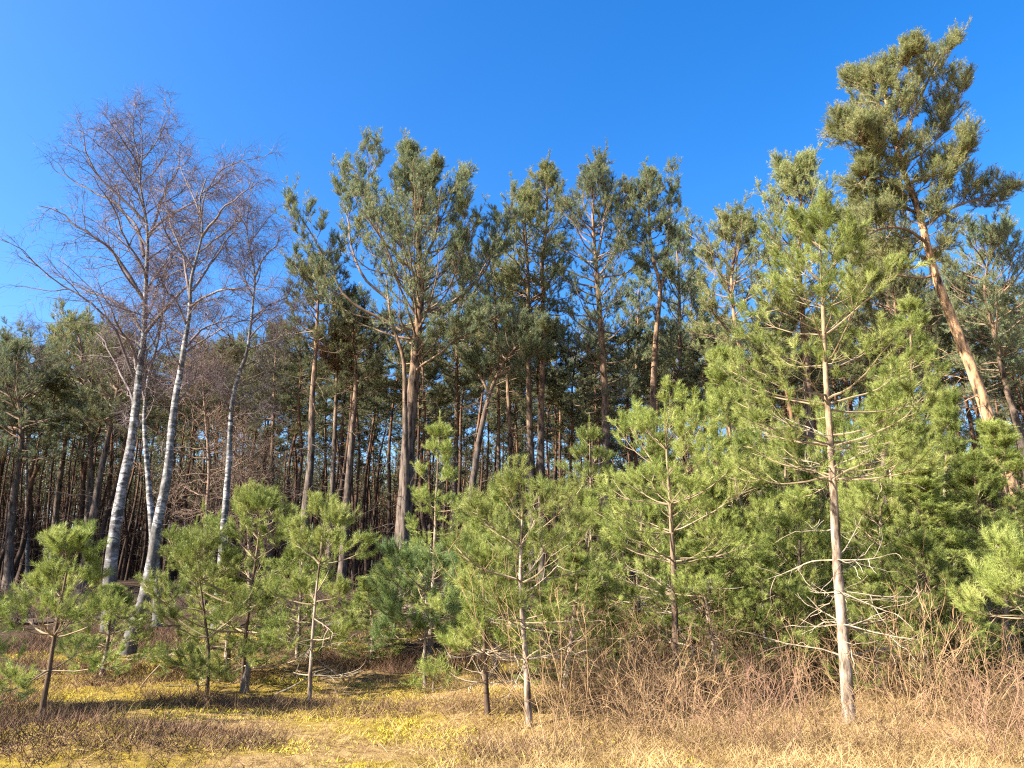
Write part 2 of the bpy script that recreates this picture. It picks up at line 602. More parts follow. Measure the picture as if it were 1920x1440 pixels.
def mature_pine(name, label, pts, Y, r0, crown, nb=46, limbs=(), needle='mature', bark='bark', group=None, dens=1.0,
                ln=.09, wd=.009, stubs=22, tops=(), el=(0., 55.), lean=0., keep=None, n2=9, n3=6, extra_trunks=()):
    path, Y = trunk_path(pts, Y, lean)
    path[-1, 2] -= .35 if (path[-1, 2] - path[-2, 2]) > 1.3 else .5 * max(path[-1, 2] - path[-2, 2], 0)
    root = empty(name, path[0], label, "pine", group)
    P, R, vf = trunk_mesh(path, r0, .02)
    tr = MB().add(vf)
    hgt = P[-1, 2] - P[0, 2]
    for pl, ra in extra_trunks:
        Pt = resample([at(x, y, Y + d) for x, y, d in pl], 24)
        Rt = np.linspace(ra, .02, 24)
        part("stem", MB().add(tubes(Pt[None], Rt[None], 9)), M[bark], root, True)
    tw, L1 = MB(), []
    cs = np.array(crown, float)
    # procedural branches in rough whorls
    s = cs[0, 0] + (.985 - cs[0, 0]) * (np.arange(nb) + rng.random(nb) * .9) / nb
    s = np.round(s * hgt / .35) * .35 / hgt + rng.normal(size=nb) * .006
    s = np.clip(s, cs[0, 0], .985)
    az = np.arange(nb) * 2.39996 + rng.normal(size=nb) * .35
    wdt = np.interp(s, cs[:, 0], cs[:, 1]) * (.65 + .5 * rng.random(nb))
    wdt = wdt * np.interp(s, [.86, 1], [1, .4])
    if keep is not None:
        wdt = wdt * keep(s, az)
    e = np.radians(np.interp(s, [cs[0, 0], 1], el) + rng.normal(size=nb) * 9)
    d = np.stack([np.cos(az) * np.cos(e), np.sin(az) * np.cos(e), np.sin(e)], -1)
    pos, _ = interp_poly(P[None], s[None])
    B1 = grow(pos[0], d, wdt / np.maximum(np.cos(e), .72), 12, -.02, .16, .09)
    rb = np.clip(.016 * wdt + .006, .008, .05)
    tw.add(tubes(B1, rb[:, None] * np.linspace(1, .22, 12), 5))
    L1 = [B1]
    tl = list(tops)
    for pl, dy, ra in limbs:
        A = limb_px(pl, Y, dy)
        A = A + np.cumsum(rng.normal(size=A.shape) * .035, 0) * np.linspace(0, 1, 12)[:, None]
        part("limb", MB().add(tubes(A[None], (ra * np.linspace(1, .25, 12))[None], 8)), M['branch'], root, True)
        L1.append(A[None])
        # big limbs carry a second order of strong branches
        p, dd, t, _ = spawn(A[None], 11, .3, 1., .75, None, .2)
        lb = (1.25 - .75 * t) * (.55 + .5 * rng.random(len(t))) * .5 * np.linalg.norm(A[-1] - A[0]) ** .7
        C = grow(p, dd, lb, 12, .05, .22, .09)
        tw.add(tubes(C, (.014 + 0 * lb)[:, None] * np.linspace(1, .3, 12), 4))
        L1.append(C)
    for pl, dy, ra in tl:
        A = limb_px(pl, Y, dy)
        tw.add(tubes(A[None], (ra * np.linspace(1, .25, 12))[None], 7))
        L1.append(A[None])
        p, dd, t, _ = spawn(A[None], 14, .15, 1., .9, None, .15)
        C = grow(p, dd, (1.2 - t) * .9 * (.5 + .6 * rng.random(len(t))), 12, .1, .25, .08)
        tw.add(tubes(C, np.full(len(t), .012)[:, None] * np.linspace(1, .3, 12), 4))
        L1.append(C)
    L1.append(resample(P[-7:], 12)[None])
    L1 = np.vstack(L1)
    l1 = np.linalg.norm(L1[:, -1] - L1[:, 0], axis=1)
    p, dd, t, par = spawn(L1, n2, .2, 1., .75, .5, .2, 6)
    l2 = np.clip(.42 * l1[par] * (1.15 - .75 * t), .22, .95) * (.6 + .6 * rng.random(len(t)))
    L2 = grow(p, dd, l2, 5, .08, .22, .12)
    tw.add(tubes(L2, np.full((len(L2), 1), .0085) * np.linspace(1, .5, 5), 3))
    p, dd, t, par = spawn(L2, n3, .25, 1.0, .7, None, .2, 2)
    l3 = (.14 + .16 * rng.random(len(t)))
    L3 = grow(p, dd, l3, 3, .3, .5, .08)
    tw.add(tubes(L3, np.full((len(L3), 1), .0055) * np.linspace(1, .6, 3), 3))
    fo = MB()
    fo.add(needles(L3, int(38 * dens), .1, 1.05, ln, wd))
    fo.add(needles(L2, int(30 * dens), .55, 1.02, ln, wd))
    fo.add(needles(L1, int(24 * dens), .8, 1., ln, wd))
    # dead stubs under the crown
    if stubs:
        s = .12 + (cs[0, 0] + .1 - .12) * rng.random(stubs)
        pos, _ = interp_poly(P[None], s[None])
        az = rng.random(stubs) * 6.283
        e = rng.normal(size=stubs) * .25 - .05
        d = np.stack([np.cos(az) * np.cos(e), np.sin(az) * np.cos(e), np.sin(e)], -1)
        D = grow(pos[0], d, .4 + 1.3 * rng.random(stubs) ** 1.5, 8, -.04, .05, .16)
        tr.add(tubes(D, np.full((stubs, 1), .013) * np.linspace(1, .3, 8), 4))
        p, dd, t, _ = spawn(D, 4, .3, 1., .8, None, .3)
        tr.add(tubes(grow(p, dd, .2 + .35 * rng.random(len(t)), 4, -.02, 0, .2), np.full((len(t), 1), .006) * np.linspace(1, .5, 4), 3))
    part("trunk", tr, M[bark], root, True)
    part("branches", tw, M['branch'], root)
    part("crown", fo, M[needle], root)
    return root


def young_pine(label, pts, Y=None, r0=.035, live=.15, wid=.8, needle='young', group=None, sp=.50, dens=1.0, dead=0,
               bark="barkyoung", name="young_pine", prof=None, ln=.066, wd=.0036, per=5, lean=0., base=None):
    if base is not None:
        path = base
    else:
        path, Y = trunk_path(pts, Y, lean)
    path = path.copy()
    path[-1] += (path[-2] - path[-1]) * min(.10 / max(path[-1][2] - path[-2][2], .3), .6) * min(1, (path[-1][2] - path[0][2]) / 2.5)
    root = empty(name, path[0], label, "young pine", group)
    P, R, vf = trunk_mesh(path, r0, .006, 8, 30, .25, .04)
    part("trunk", MB().add(vf), M[bark], root, True)
    Hh = P[-1, 2] - P[0, 2]
    hs_ = []
    h = live * Hh + .05
    while h < Hh - min(.25, .3 * Hh):
        hs_.append(h)
        h += sp * (1.05 - .35 * h / Hh) * (.85 + .3 * rng.random())
    s, az = [], []
    for h in hs_:
        k = per + rng.integers(-1, 2)
        a0 = rng.random() * 6.28
        for i in range(k):
            s.append(h / Hh + rng.normal() * .006)
            az.append(a0 + i * 6.283 / k + rng.normal() * .25)
        if rng.random() < .2:
            s.append((h + .12) / Hh); az.append(rng.random() * 6.28)
    s, az = np.array(s), np.array(az)
    N = len(s)
    u = np.clip((s - live) / (1 - live), 0, 1)
    if prof is None:
        prof = [(0, .8), (.15, 1.05), (.35, .9), (.6, .6), (.8, .36), (1, .12)]
    pr = np.array(prof, float)
    L = wid * np.interp(u, pr[:, 0], pr[:, 1]) * np.interp(u, [.6, 1], [1, .62]) * (.72 + .5 * rng.random(N))
    e = np.radians(np.interp(u, [0, .4, .75, 1], [2, 14, 36, 60]) + rng.normal(size=N) * 7)
    d = np.stack([np.cos(az) * np.cos(e), np.sin(az) * np.cos(e), np.sin(e)], -1)
    pos, _ = interp_poly(P[None], np.clip(s, 0, .995)[None])
    L1 = grow(pos[0], d, L / np.maximum(np.cos(e), .8), 8, .0, .14, .07)
    tw = MB().add(tubes(L1, (.004 + .009 * L)[:, None] * np.linspace(1, .35, 8), 5))
    p, dd, t, par = spawn(L1, 7, .42, 1.0, .72, .5, .18, 3)
    l2 = np.clip(.50 * L[par] * (1.25 - .8 * t), .1, .5) * (.65 + .6 * rng.random(len(t)))
    L2 = grow(p, dd, l2, 4, .06, .2, .08)
    tw.add(tubes(L2, np.full((len(L2), 1), .005) * np.linspace(1, .6, 4), 3))
    p, dd, t, par = spawn(L2, 3, .55, 1.0, .62, 1.2, .2, 1)
    L3 = grow(p, dd, .09 + .12 * rng.random(len(t)), 3, .3, .45, .06)
    ld = grow(P[-1:], np.array([[0.02, 0, 1.]]), np.array([.16]), 4, 0, 0, .02)
    cn = resample(P[-12:], 30)
    cn = cn[cn[:, 2] > P[-1, 2] - min(.38, .35 * Hh)][None]
    fo = MB()
    fo.add(needles(L3, int(86 * dens), .1, 1.03, ln, wd, .7))
    fo.add(needles(L2, int(46 * dens), .65, 1.02, ln, wd))
    fo.add(needles(L1, int(70 * dens), .75, 1.02, ln, wd, .8))
    fo.add(needles(cn, int(420 * dens), .0, 1., ln * 1.1, wd, .85))
    fo.add(needles(ld, int(110 * dens), 0, 1., ln * .8, wd, .45))
    part("branches", tw, M['branchy'], root)
    part("crown", fo, M[needle], root)
    if dead:
        s = .08 + (live + .1 - .08) * np.sort(rng.random(dead))
        s = np.round(s * Hh / .38) * .38 / Hh
        pos, _ = interp_poly(P[None], s[None])
        az = np.arange(dead) * 2.4 + rng.normal(size=dead) * .3
        e = rng.normal(size=dead) * .22 + .12
        d = np.stack([np.cos(az) * np.cos(e), np.sin(az) * np.cos(e), np.sin(e)], -1)
        D = grow(pos[0], d, wid * (.35 + .75 * rng.random(dead)), 10, -.02, .03, .07)
        db = MB().add(tubes(D, np.full((dead, 1), .0095) * np.linspace(1, .3, 10), 5))
        p, dd, t, _ = spawn(D, 5, .25, 1., .8, .6, .3)
        D2 = grow(p, dd, .15 + .4 * rng.random(len(t)), 6, 0, .04, .2)
        db.add(tubes(D2, np.full((len(D2), 1), .005) * np.linspace(1, .5, 6), 3))
        part("dead_branches", db, M['bleached'], root)
    return root


def birch(label, pts, Y, r0, limbs, crown, nl=26, tips=16, group=None, el=(40, 62), wr=.5, topr=.03):
    path, Y = trunk_path(pts, Y)
    path[-1] += (path[-2] - path[-1]) * .8
    root = empty("birch_tree", path[0], label, "birch", group)
    P, R, vf = trunk_mesh(path, r0, topr * .4, 12, 44, .3, .035, 1.25)
    part("trunk", MB().add(vf), M['birch'], root, True)
    A = []
    for pl, dy, ra in limbs:
        L = limb_px(pl, Y, dy)
        L = L + np.cumsum(rng.normal(size=L.shape) * .045, 0) * np.linspace(0, 1, 12)[:, None]
        part("limb", MB().add(tubes(L[None], (ra * np.linspace(1, .18, 12))[None], 7)), M['birchlimb'], root, True)
        A.append(L)
    cs = np.array(crown, float)
    s = cs[0, 0] + (.97 - cs[0, 0]) * (np.arange(nl) + rng.random(nl)) / nl
    az = np.arange(nl) * 2.39996 + rng.normal(size=nl) * .4
    wdt = np.interp(s, cs[:, 0], cs[:, 1]) * (.6 + .55 * rng.random(nl))
    e = np.radians(np.interp(s, [cs[0, 0], 1], el) + rng.normal(size=nl) * 8)
    d = np.stack([np.cos(az) * np.cos(e), np.sin(az) * np.cos(e), np.sin(e)], -1)
    pos, _ = interp_poly(P[None], s[None])
    B = grow(pos[0], d, wdt / np.maximum(np.cos(e), .5), 12, .0, .0, .15)
    tw = MB().add(tubes(B, (.008 + .011 * wdt)[:, None] * np.linspace(1, .2, 12), 5))
    L1 = np.vstack([np.array(A).reshape(-1, 12, 3), B, P[None][:, -12:]])
    l1 = np.linalg.norm(L1[:, -1] - L1[:, 0], axis=1)
    p, dd, t, par = spawn(L1, 10, .15, 1., .72, None, .2)
    l2 = np.clip(.42 * l1[par] * (1.2 - .8 * t), .35, 1.5) * (.6 + .6 * rng.random(len(t)))
    L2 = grow(p, dd, l2, 9, .03, .0, .17)
    tw.add(tubes(L2, (.005 + .006 * l2)[:, None] * np.linspace(1, .3, 9), 4))
    p, dd, t, par = spawn(L2, 6, .15, 1., .75, None, .25)
    l3 = np.clip(.55 * l2[par] * (1.2 - .7 * t), .2, .7) * (.6 + .7 * rng.random(len(t)))
    L3 = grow(p, dd, l3, 6, .0, -.06, .2)
    tw.add(tubes(L3, np.full((len(L3), 1), .0038) * np.linspace(1, .5, 6), 3))
    fi = MB()
    p, dd, t, par = spawn(L3, 5, .2, 1., .7, None, .25)
    L4 = grow(p, dd, .14 + .28 * rng.random(len(t)), 5, -.02, -.16, .2)
    fi.add(tubes(L4, np.full((len(L4), 1), .0021) * np.linspace(1, .5, 5), 3))
    part("branches", tw, M['birchlimb'], root)
    part("twigs", fi, M['birchtwig'], root)
    return root


# ---- three birches and their neighbours at the left
BIRCHES = "white-barked birches at the left of the clearing"
birch("tall leafless birch with broad crown, left of the three birch stems",
      [(204, 1195), (205, 1110), (212, 1020), (230, 910), (246, 830), (256, 750), (262, 690), (270, 627), (272, 560), (276, 480), (276, 430), (270, 390), (263, 345), (261, 300), (245, 240), (232, 200)],
      16.6, .148,
      [([(250, 707), (233, 660), (217, 617), (187, 580), (160, 560), (110, 530), (90, 513), (67, 493), (43, 470), (12, 452)], -1.5, .034),
       ([(266, 622), (240, 580), (200, 553), (160, 533), (125, 520)], 1.2, .045),
       ([(268, 560), (240, 520), (200, 477), (173, 457), (133, 433), (103, 410), (66, 400)], -.6, .05),
       ([(270, 480), (257, 427), (230, 393), (200, 367), (173, 353), (143, 340), (100, 317)], .8, .045),
       ([(272, 415), (253, 395), (217, 363), (187, 337), (160, 297), (132, 242)], -.4, .035),
       ([(264, 345), (240, 297), (227, 270), (205, 225)], .5, .022),
       ([(262, 330), (268, 290), (272, 250), (279, 208)], -.4, .02),
       ([(278, 445), (300, 397), (310, 363), (330, 330), (347, 297), (352, 262)], .6, .035),
       ([(280, 437), (317, 407), (357, 387), (387, 367), (420, 345)], -1., .035),
       ([(274, 545), (300, 510), (333, 473), (350, 440)], 1.2, .03),
       ([(272, 625), (290, 605), (320, 577), (350, 550), (367, 517), (390, 500)], -1.2, .045),
       ([(256, 790), (245, 730), (225, 690), (205, 650), (180, 630)], 1.5, .035)],
      [(.42, 1.6), (.6, 2.0), (.8, 1.5), (1, .5)], 24, group=BIRCHES)
birch("leaning white birch with dark ridged foot, middle of the three birch stems",
      [(236, 1232), (250, 1185), (270, 1125), (284, 1060), (296, 980), (313, 893), (323, 793), (330, 740), (337, 703), (345, 650), (355, 590), (358, 527), (367, 490), (377, 450), (380, 427), (374, 380), (385, 340), (398, 305)],
      14.6, .13,
      [([(356, 560), (347, 483), (337, 450), (320, 417), (313, 367), (305, 320)], .8, .03),
       ([(378, 445), (400, 413), (433, 380), (467, 352)], -.8, .03),
       ([(360, 545), (387, 510), (420, 470), (450, 430)], .9, .032),
       ([(357, 575), (385, 560), (417, 547), (460, 548), (500, 560)], -1., .03),
       ([(345, 655), (380, 625), (430, 605), (480, 600)], 1., .028),
       ([(374, 400), (360, 350), (350, 310), (340, 280)], .5, .02),
       ([(350, 610), (325, 560), (300, 530), (280, 480)], -1.2, .025)],
      [(.45, 1.0), (.65, 1.5), (.85, 1.2), (1, .4)], 12, group=BIRCHES)
birch("thin grey-white birch stem crossing behind the leaning birch",
      [(298, 1150), (294, 1080), (286, 1000), (280, 920), (273, 840), (271, 770), (280, 700), (296, 640), (305, 580), (310, 500), (318, 430)],
      17.4, .10, [([(272, 760), (262, 700), (240, 660)], .8, .02)], [(.5, .8), (.75, 1.1), (1, .4)], 14, group=BIRCHES)
birch("slim birch with purple twigs standing right of the leaning birch",
      [(413, 1090), (418, 1010), (428, 880), (433, 777), (440, 730), (447, 703), (463, 660), (470, 610), (475, 560), (478, 517), (470, 475), (463, 433), (466, 390), (470, 352)],
      17.0, .098,
      [([(478, 520), (500, 473), (523, 443), (537, 405)], -.5, .025),
       ([(472, 600), (500, 570), (530, 545), (545, 520)], .8, .025),
       ([(476, 560), (450, 510), (430, 470), (420, 430)], .8, .02),
       ([(466, 655), (510, 640), (560, 620)], -.8, .022),
       ([(436, 760), (480, 740), (520, 725), (560, 735)], .9, .02),
       ([(433, 775), (405, 740), (380, 730)], -.9, .02)],
      [(.42, .9), (.65, 1.2), (.85, 1.0), (1, .4)], 13, group=BIRCHES)
birch("small bare birch top far off against the sky at the left edge",
      [(52, 1100), (50, 900), (50, 760), (52, 680), (40, 620), (42, 590)], 30, .09, [], [(.6, 1.2), (.8, 1.0), (1, .4)], 14)


# ---- bare brown bush-like tree between the birches
def bare_tree(name, label, cat, pts, Y, r0, crown, nl, mat, group=None, wob=.22, el=(5, 55), n2=9, n3=6):
    path, Y = trunk_path(pts, Y)
    root = empty(name, path[0], label, cat, group)
    P, R, vf = trunk_mesh(path, r0, .012, 8, 26, .25, .05)
    part("trunk", MB().add(vf), M[mat], root, True)
    cs = np.array(crown, float)
    s = cs[0, 0] + (.98 - cs[0, 0]) * (np.arange(nl) + rng.random(nl)) / nl
    az = np.arange(nl) * 2.39996 + rng.normal(size=nl) * .4
    wdt = np.interp(s, cs[:, 0], cs[:, 1]) * (.6 + .6 * rng.random(nl))
    e = np.radians(np.interp(s, [cs[0, 0], 1], el) + rng.normal(size=nl) * 12)
    d = np.stack([np.cos(az) * np.cos(e), np.sin(az) * np.cos(e), np.sin(e)], -1)
    pos, _ = interp_poly(P[None], s[None])
    B = grow(pos[0], d, wdt, 9, 0, .03, wob)
    tw = MB().add(tubes(B, (.005 + .006 * wdt)[:, None] * np.linspace(1, .3, 9), 4))
    p, dd, t, par = spawn(B, n2, .15, 1., .8, None, .3)
    L2 = grow(p, dd, (.25 + .45 * rng.random(len(t))) * np.clip(wdt[par], .3, 1.5), 7, 0, .02, wob)
    tw.add(tubes(L2, np.full((len(L2), 1), .006) * np.linspace(1, .5, 7), 3))
    p, dd, t, par = spawn(L2, n3, .2, 1., .8, None, .3)
    L3 = grow(p, dd, .12 + .25 * rng.random(len(t)), 5, 0, 0, wob)
    tw.add(tubes(L3, np.full((len(L3), 1), .0036) * np.linspace(1, .6, 5), 3))
    part("branches", tw, M[mat], root)
    return root


bare_tree("bare_tree", "bare brown tangled tree between the leaning birch and the slim birch", "bare tree",
          [(388, 1120), (385, 1000), (392, 880), (385, 780), (378, 690), (372, 640)], 20, .07, [(.28, 1.0), (.5, 2.0), (.75, 1.7), (1, .6)], 60, 'browntwig')
bare_tree("bare_tree", "low bare brown tree with drooping twigs, right of the slim birch", "bare tree",
          [(470, 1120), (466, 1000), (455, 900), (440, 830), (445, 790)], 21, .06, [(.3, .8), (.6, 1.4), (1, .5)], 40, 'browntwig', el=(-5, 40))

# ---- middle row of mature pines
MID = "tall pines standing at the forest edge"
mature_pine("pine_tree", "broad pine with two joined stems and wide sweeping limbs, centre of the row",
            [(752, 1100), (753, 1037), (762, 900), (768, 790), (777, 700), (784, 610), (788, 560), (788, 510), (783, 430), (771, 340), (764, 262)], 25, .29,
            [(.48, 1.6), (.54, 2.9), (.66, 2.9), (.76, 1.9), (.84, 1.1), (.93, .65), (1, .3)], 84,
            limbs=[([(777, 700), (790, 685), (813, 673), (847, 650), (887, 627), (930, 600)], -1.5, 0.051),
                   ([(787, 625), (813, 597), (853, 567), (895, 530), (930, 470), (965, 385)], 1.2, 0.054),
                   ([(786, 590), (830, 560), (860, 500), (880, 440), (877, 395)], -1.6, 0.037),
                   ([(733, 607), (700, 590), (667, 573), (640, 547), (613, 500), (597, 463), (575, 420), (548, 378)], -1.0, 0.061),
                   ([(727, 560), (687, 527), (667, 490), (660, 467), (650, 417), (640, 380), (627, 338)], 1.4, 0.054),
                   ([(752, 620), (715, 600), (660, 590), (610, 560), (575, 530), (545, 500)], .8, 0.041),
                   ([(786, 600), (760, 560), (735, 500), (715, 440), (700, 380), (692, 330), (690, 285)], -1.2, 0.041),
                   ([(787, 500), (810, 460), (830, 400), (850, 325)], .8, 0.034),
                   ([(778, 400), (800, 360), (813, 312)], -.5, 0.024),
                   ([(783, 600), (770, 540), (740, 470), (712, 420), (680, 350)], 1.6, 0.034)],
            needle='teal', dens=.95, extra_trunks=[([(754, 1090, -.3), (757, 1000, -.3), (761, 900, -.35), (760, 830, -.4), (759, 740, -.4), (757, 677, -.45), (745, 635, -.5), (733, 600, -.5), (728, 560, -.4), (722, 500, -.2)], .15)],
            el=(15, 55), n2=10, n3=6, group=MID)
mature_pine("pine_tree", "huge leaning pine with orange trunk and tall crown, highest tree at the right",
            [(1925, 1020), (1900, 920), (1877, 857), (1860, 803), (1838, 740), (1820, 687), (1783, 593), (1753, 513), (1737, 453), (1721, 391), (1703, 345), (1692, 315), (1684, 280), (1665, 210), (1655, 150), (1648, 105)], 17.5, .185,
            [(.62, .6), (.66, .9), (.72, .85), (.80, 1.0), (.88, 1.05), (.94, .85), (1, .35)], 54,
            limbs=[([(1684, 300), (1650, 295), (1610, 285), (1590, 270)], -.7, .05),
                   ([(1686, 275), (1700, 250), (1720, 200), (1745, 140), (1770, 90)], .5, .05),
                   ([(1670, 215), (1640, 190), (1600, 165), (1600, 140)], .8, .04),
                   ([(1703, 345), (1760, 318), (1800, 285), (1815, 255)], -.6, .045),
                   ([(1690, 310), (1740, 280), (1770, 240), (1792, 190)], 1., .035),
                   ([(1724, 400), (1680, 385), (1620, 390), (1600, 405)], .9, .045),
                   ([(1737, 455), (1700, 432), (1650, 440), (1605, 470)], -1., .04),
                   ([(1753, 515), (1722, 522), (1680, 517), (1630, 530), (1598, 555)], .5, .035),
                   ([(1745, 490), (1700, 500), (1640, 480), (1615, 495)], 1.2, .04),
                   ([(1730, 425), (1780, 395), (1850, 375), (1910, 352)], 1.2, .05),
                   ([(1715, 370), (1680, 340), (1620, 330), (1600, 340)], -.6, .04),
                   ([(1675, 240), (1625, 250), (1580, 240), (1590, 236)], -.4, .035),
                   ([(1660, 170), (1690, 130), (1720, 90)], -.5, .03)],
            needle='olive', bark='barkor', dens=1.0, ln=.075, wd=.0068, stubs=10, el=(5, 50), n2=11, n3=6, group=MID)
mid = [
    ("pine with bare curved trunk, first tall trunk right of the birches", [(570, 1090), (573, 960), (583, 860), (585, 747), (590, 690), (595, 593), (597, 520), (592, 470)], 26, .17, [(.70, 1.0), (.8, 1.5), (.92, 1.2), (1, .5)], 34, 'far'),
    ("straight pine just left of the wide double-stemmed pine", [(640, 1090), (647, 1000), (655, 880), (667, 720), (664, 650), (660, 590), (655, 540)], 27, .17, [(.66, 1.0), (.8, 1.6), (1, .6)], 30, 'far'),
    ("thin pine with forked side branch behind the thin young pine", [(852, 1080), (851, 950), (856, 800), (857, 650), (862, 560), (868, 480)], 30, .14, [(.55, 1.2), (.75, 1.9), (.9, 1.5), (1, .6)], 40, 'far'),
    ("crooked pine bending right above a low sapling, trunk lit on one side", [(884, 1090), (884, 940), (892, 870), (903, 800), (918, 740), (932, 705), (950, 672), (975, 645), (1000, 635)], 25, .16, [(.78, 1.3), (.9, 1.6), (1, .9)], 26, 'teal'),
    ("very slim straight pine right of the crooked pine", [(932, 1090), (935, 900), (934, 740), (930, 600), (925, 500), (925, 440)], 31, .11, [(.6, 1.2), (.8, 1.6), (1, .5)], 34, 'far'),
    ("slim pine trunk directly left of the pair of dark trunks", [(958, 1080), (958, 900), (954, 760), (948, 650), (955, 560), (962, 500)], 29, .13, [(.62, 1.2), (.8, 1.5), (1, .5)], 34, 'far'),
    ("dark trunked pine, left one of a close pair, crown reaching the sky", [(998, 1080), (997, 900), (992, 760), (990, 620), (990, 520), (985, 430), (982, 350)], 28, .16, [(.55, 1.1), (.7, 1.7), (.85, 1.4), (1, .4)], 46, 'mature'),
    ("tall pine with narrow pointed top, right one of the close pair", [(1016, 1080), (1015, 930), (1014, 790), (1017, 680), (1018, 560), (1016, 500), (1024, 420), (1026, 340), (1023, 288)], 28, .18, [(.60, 1.0), (.70, 1.8), (.82, 1.5), (.92, .9), (1, .3)], 50, 'mature'),
    ("dense dark pine with twin tops, right of the narrow pointed pine", [(1138, 1070), (1137, 900), (1135, 760), (1128, 640), (1118, 500), (1112, 420), (1110, 305)], 27, .2, [(.42, 1.5), (.55, 2.0), (.7, 2.1), (.85, 1.7), (.94, 1.0), (1, .4)], 62, 'teal'),
    ("pine with forked trunk and two small rounded tops", [(1222, 1080), (1222, 900), (1225, 720), (1230, 630), (1238, 540), (1228, 500), (1219, 450), (1216, 380), (1213, 315)], 27, .18, [(.72, .6), (.8, 1.1), (.9, 1.2), (.96, .8), (1, .3)], 36, 'teal'),
    ("shorter pine close behind the forked pine", [(1282, 1080), (1280, 900), (1276, 700), (1274, 560), (1270, 480), (1265, 420)], 30, .15, [(.48, 1.3), (.65, 1.7), (.85, 1.4), (1, .5)], 44, 'teal'),
    ("slim dark pine left of the forked pine, thin sparse crown", [(1185, 1080), (1183, 900), (1190, 760), (1195, 640), (1198, 560), (1200, 500)], 32, .11, [(.6, .9), (.8, 1.1), (1, .4)], 26, 'teal'),
    ("pine with orange trunk piece and low bushy crown behind the tallest young pine", [(1432, 1060), (1425, 930), (1418, 850), (1404, 770), (1395, 690), (1376, 590), (1372, 520), (1385, 440), (1395, 400)], 22, .15, [(.55, .9), (.68, 1.5), (.82, 1.6), (.94, 1.0), (1, .4)], 50, 'mature'),
    ("pine with thin spire top just left of the huge leaning pine", [(1530, 1060), (1522, 860), (1513, 700), (1504, 590), (1498, 500), (1500, 420), (1505, 350), (1520, 283)], 23, .17, [(.55, 1.2), (.68, 1.7), (.8, 1.4), (.9, .9), (1, .3)], 58, 'mature'),
    ("curved thin pine at the right edge beside the huge leaning pine", [(1945, 1000), (1915, 830), (1885, 720), (1868, 640), (1850, 570), (1848, 520), (1862, 470), (1880, 425)], 21, .14, [(.55, 1.0), (.7, 1.6), (.85, 1.5), (1, .6)], 44, 'teal'),
    ("dark trunked pine hidden behind young pines left of the leaning trunk", [(1735, 1060), (1722, 850), (1706, 750), (1690, 660), (1678, 570), (1665, 500)], 24, .19, [(.5, 1.2), (.7, 1.9), (.9, 1.4), (1, .5)], 44, 'far'),
    ("stout pine with grey trunk above the right-hand thicket, behind the slender leader", [(1650, 1060), (1660, 800), (1668, 640), (1665, 560), (1655, 470), (1650, 400)], 27, .18, [(.5, 1.3), (.7, 2.0), (.9, 1.5), (1, .5)], 44, 'mature'),
    ("bushy pine with pale olive crown behind the tall leafless birch", [(160, 1120), (165, 980), (170, 850), (160, 720), (150, 640), (145, 590)], 29, .16, [(.6, 1.3), (.75, 2.0), (.9, 1.6), (1, .7)], 44, 'mature'),
    ("dark pine at the left edge with ragged blue-green crown", [(10, 1140), (22, 960), (40, 820), (30, 720), (20, 640)], 27, .16, [(.5, 1.5), (.7, 2.1), (.9, 1.5), (1, .6)], 44, 'teal'),
    ("leaning dark pine trunk left of the tall leafless birch", [(150, 1120), (170, 1000), (190, 880), (215, 760), (225, 690), (228, 640)], 26, .17, [(.66, 1.2), (.8, 1.8), (1, .7)], 34, 'far'),
    ("dark pine between the small bare birch and the left edge pine", [(92, 1130), (105, 960), (125, 800), (120, 720), (112, 660), (110, 620)], 32, .15, [(.55, 1.4), (.75, 1.9), (1, .6)], 36, 'far'),
    ("olive pine seen through the twigs of the slim birch", [(505, 1100), (508, 950), (512, 800), (515, 700), (520, 640), (522, 600)], 32, .13, [(.6, 1.3), (.8, 1.7), (1, .6)], 34, 'far'),
]
for label, pts, Yd, r, cr, nb, nd in mid:
    ex, tops, lb = [], (), []
    if "forked trunk" in label:
        lb = [([(1238, 545), (1248, 500), (1250, 460), (1254, 410), (1256, 345)], .3, .07)]
    if "twin tops" in label:
        lb = [([(1117, 500), (1128, 440), (1134, 380), (1138, 312)], .3, .06), ([(1120, 520), (1150, 480), (1165, 430), (1172, 350)], -.4, .05)]
    if "crooked" in label:
        lb = [([(918, 740), (900, 705), (885, 690)], .4, .05), ([(932, 705), (960, 690), (1010, 640), (1030, 620)], -.5, .06)]
    if "spire" in label:
        lb = [([(1500, 420), (1480, 380), (1468, 315)], .4, .04)]
    mature_pine("pine_tree", label, pts, Yd, r, cr, int(nb * 1.2), limbs=lb, needle=nd, group=MID, dens=1.1, ln=.09, wd=.009, n2=8, n3=5)
# rust-brown dead pine top
mature_pine("pine_tree", "pine with a rust-brown dead top left of the wide double-stemmed pine",
            [(614, 1090), (622, 950), (628, 800), (632, 700), (634, 640), (640, 600)], 27.5, .14, [(.82, .5), (.9, .8), (1, .3)], 24, needle='dead', group=MID, dens=.8, ln=.11, wd=.013, n2=8, n3=5)

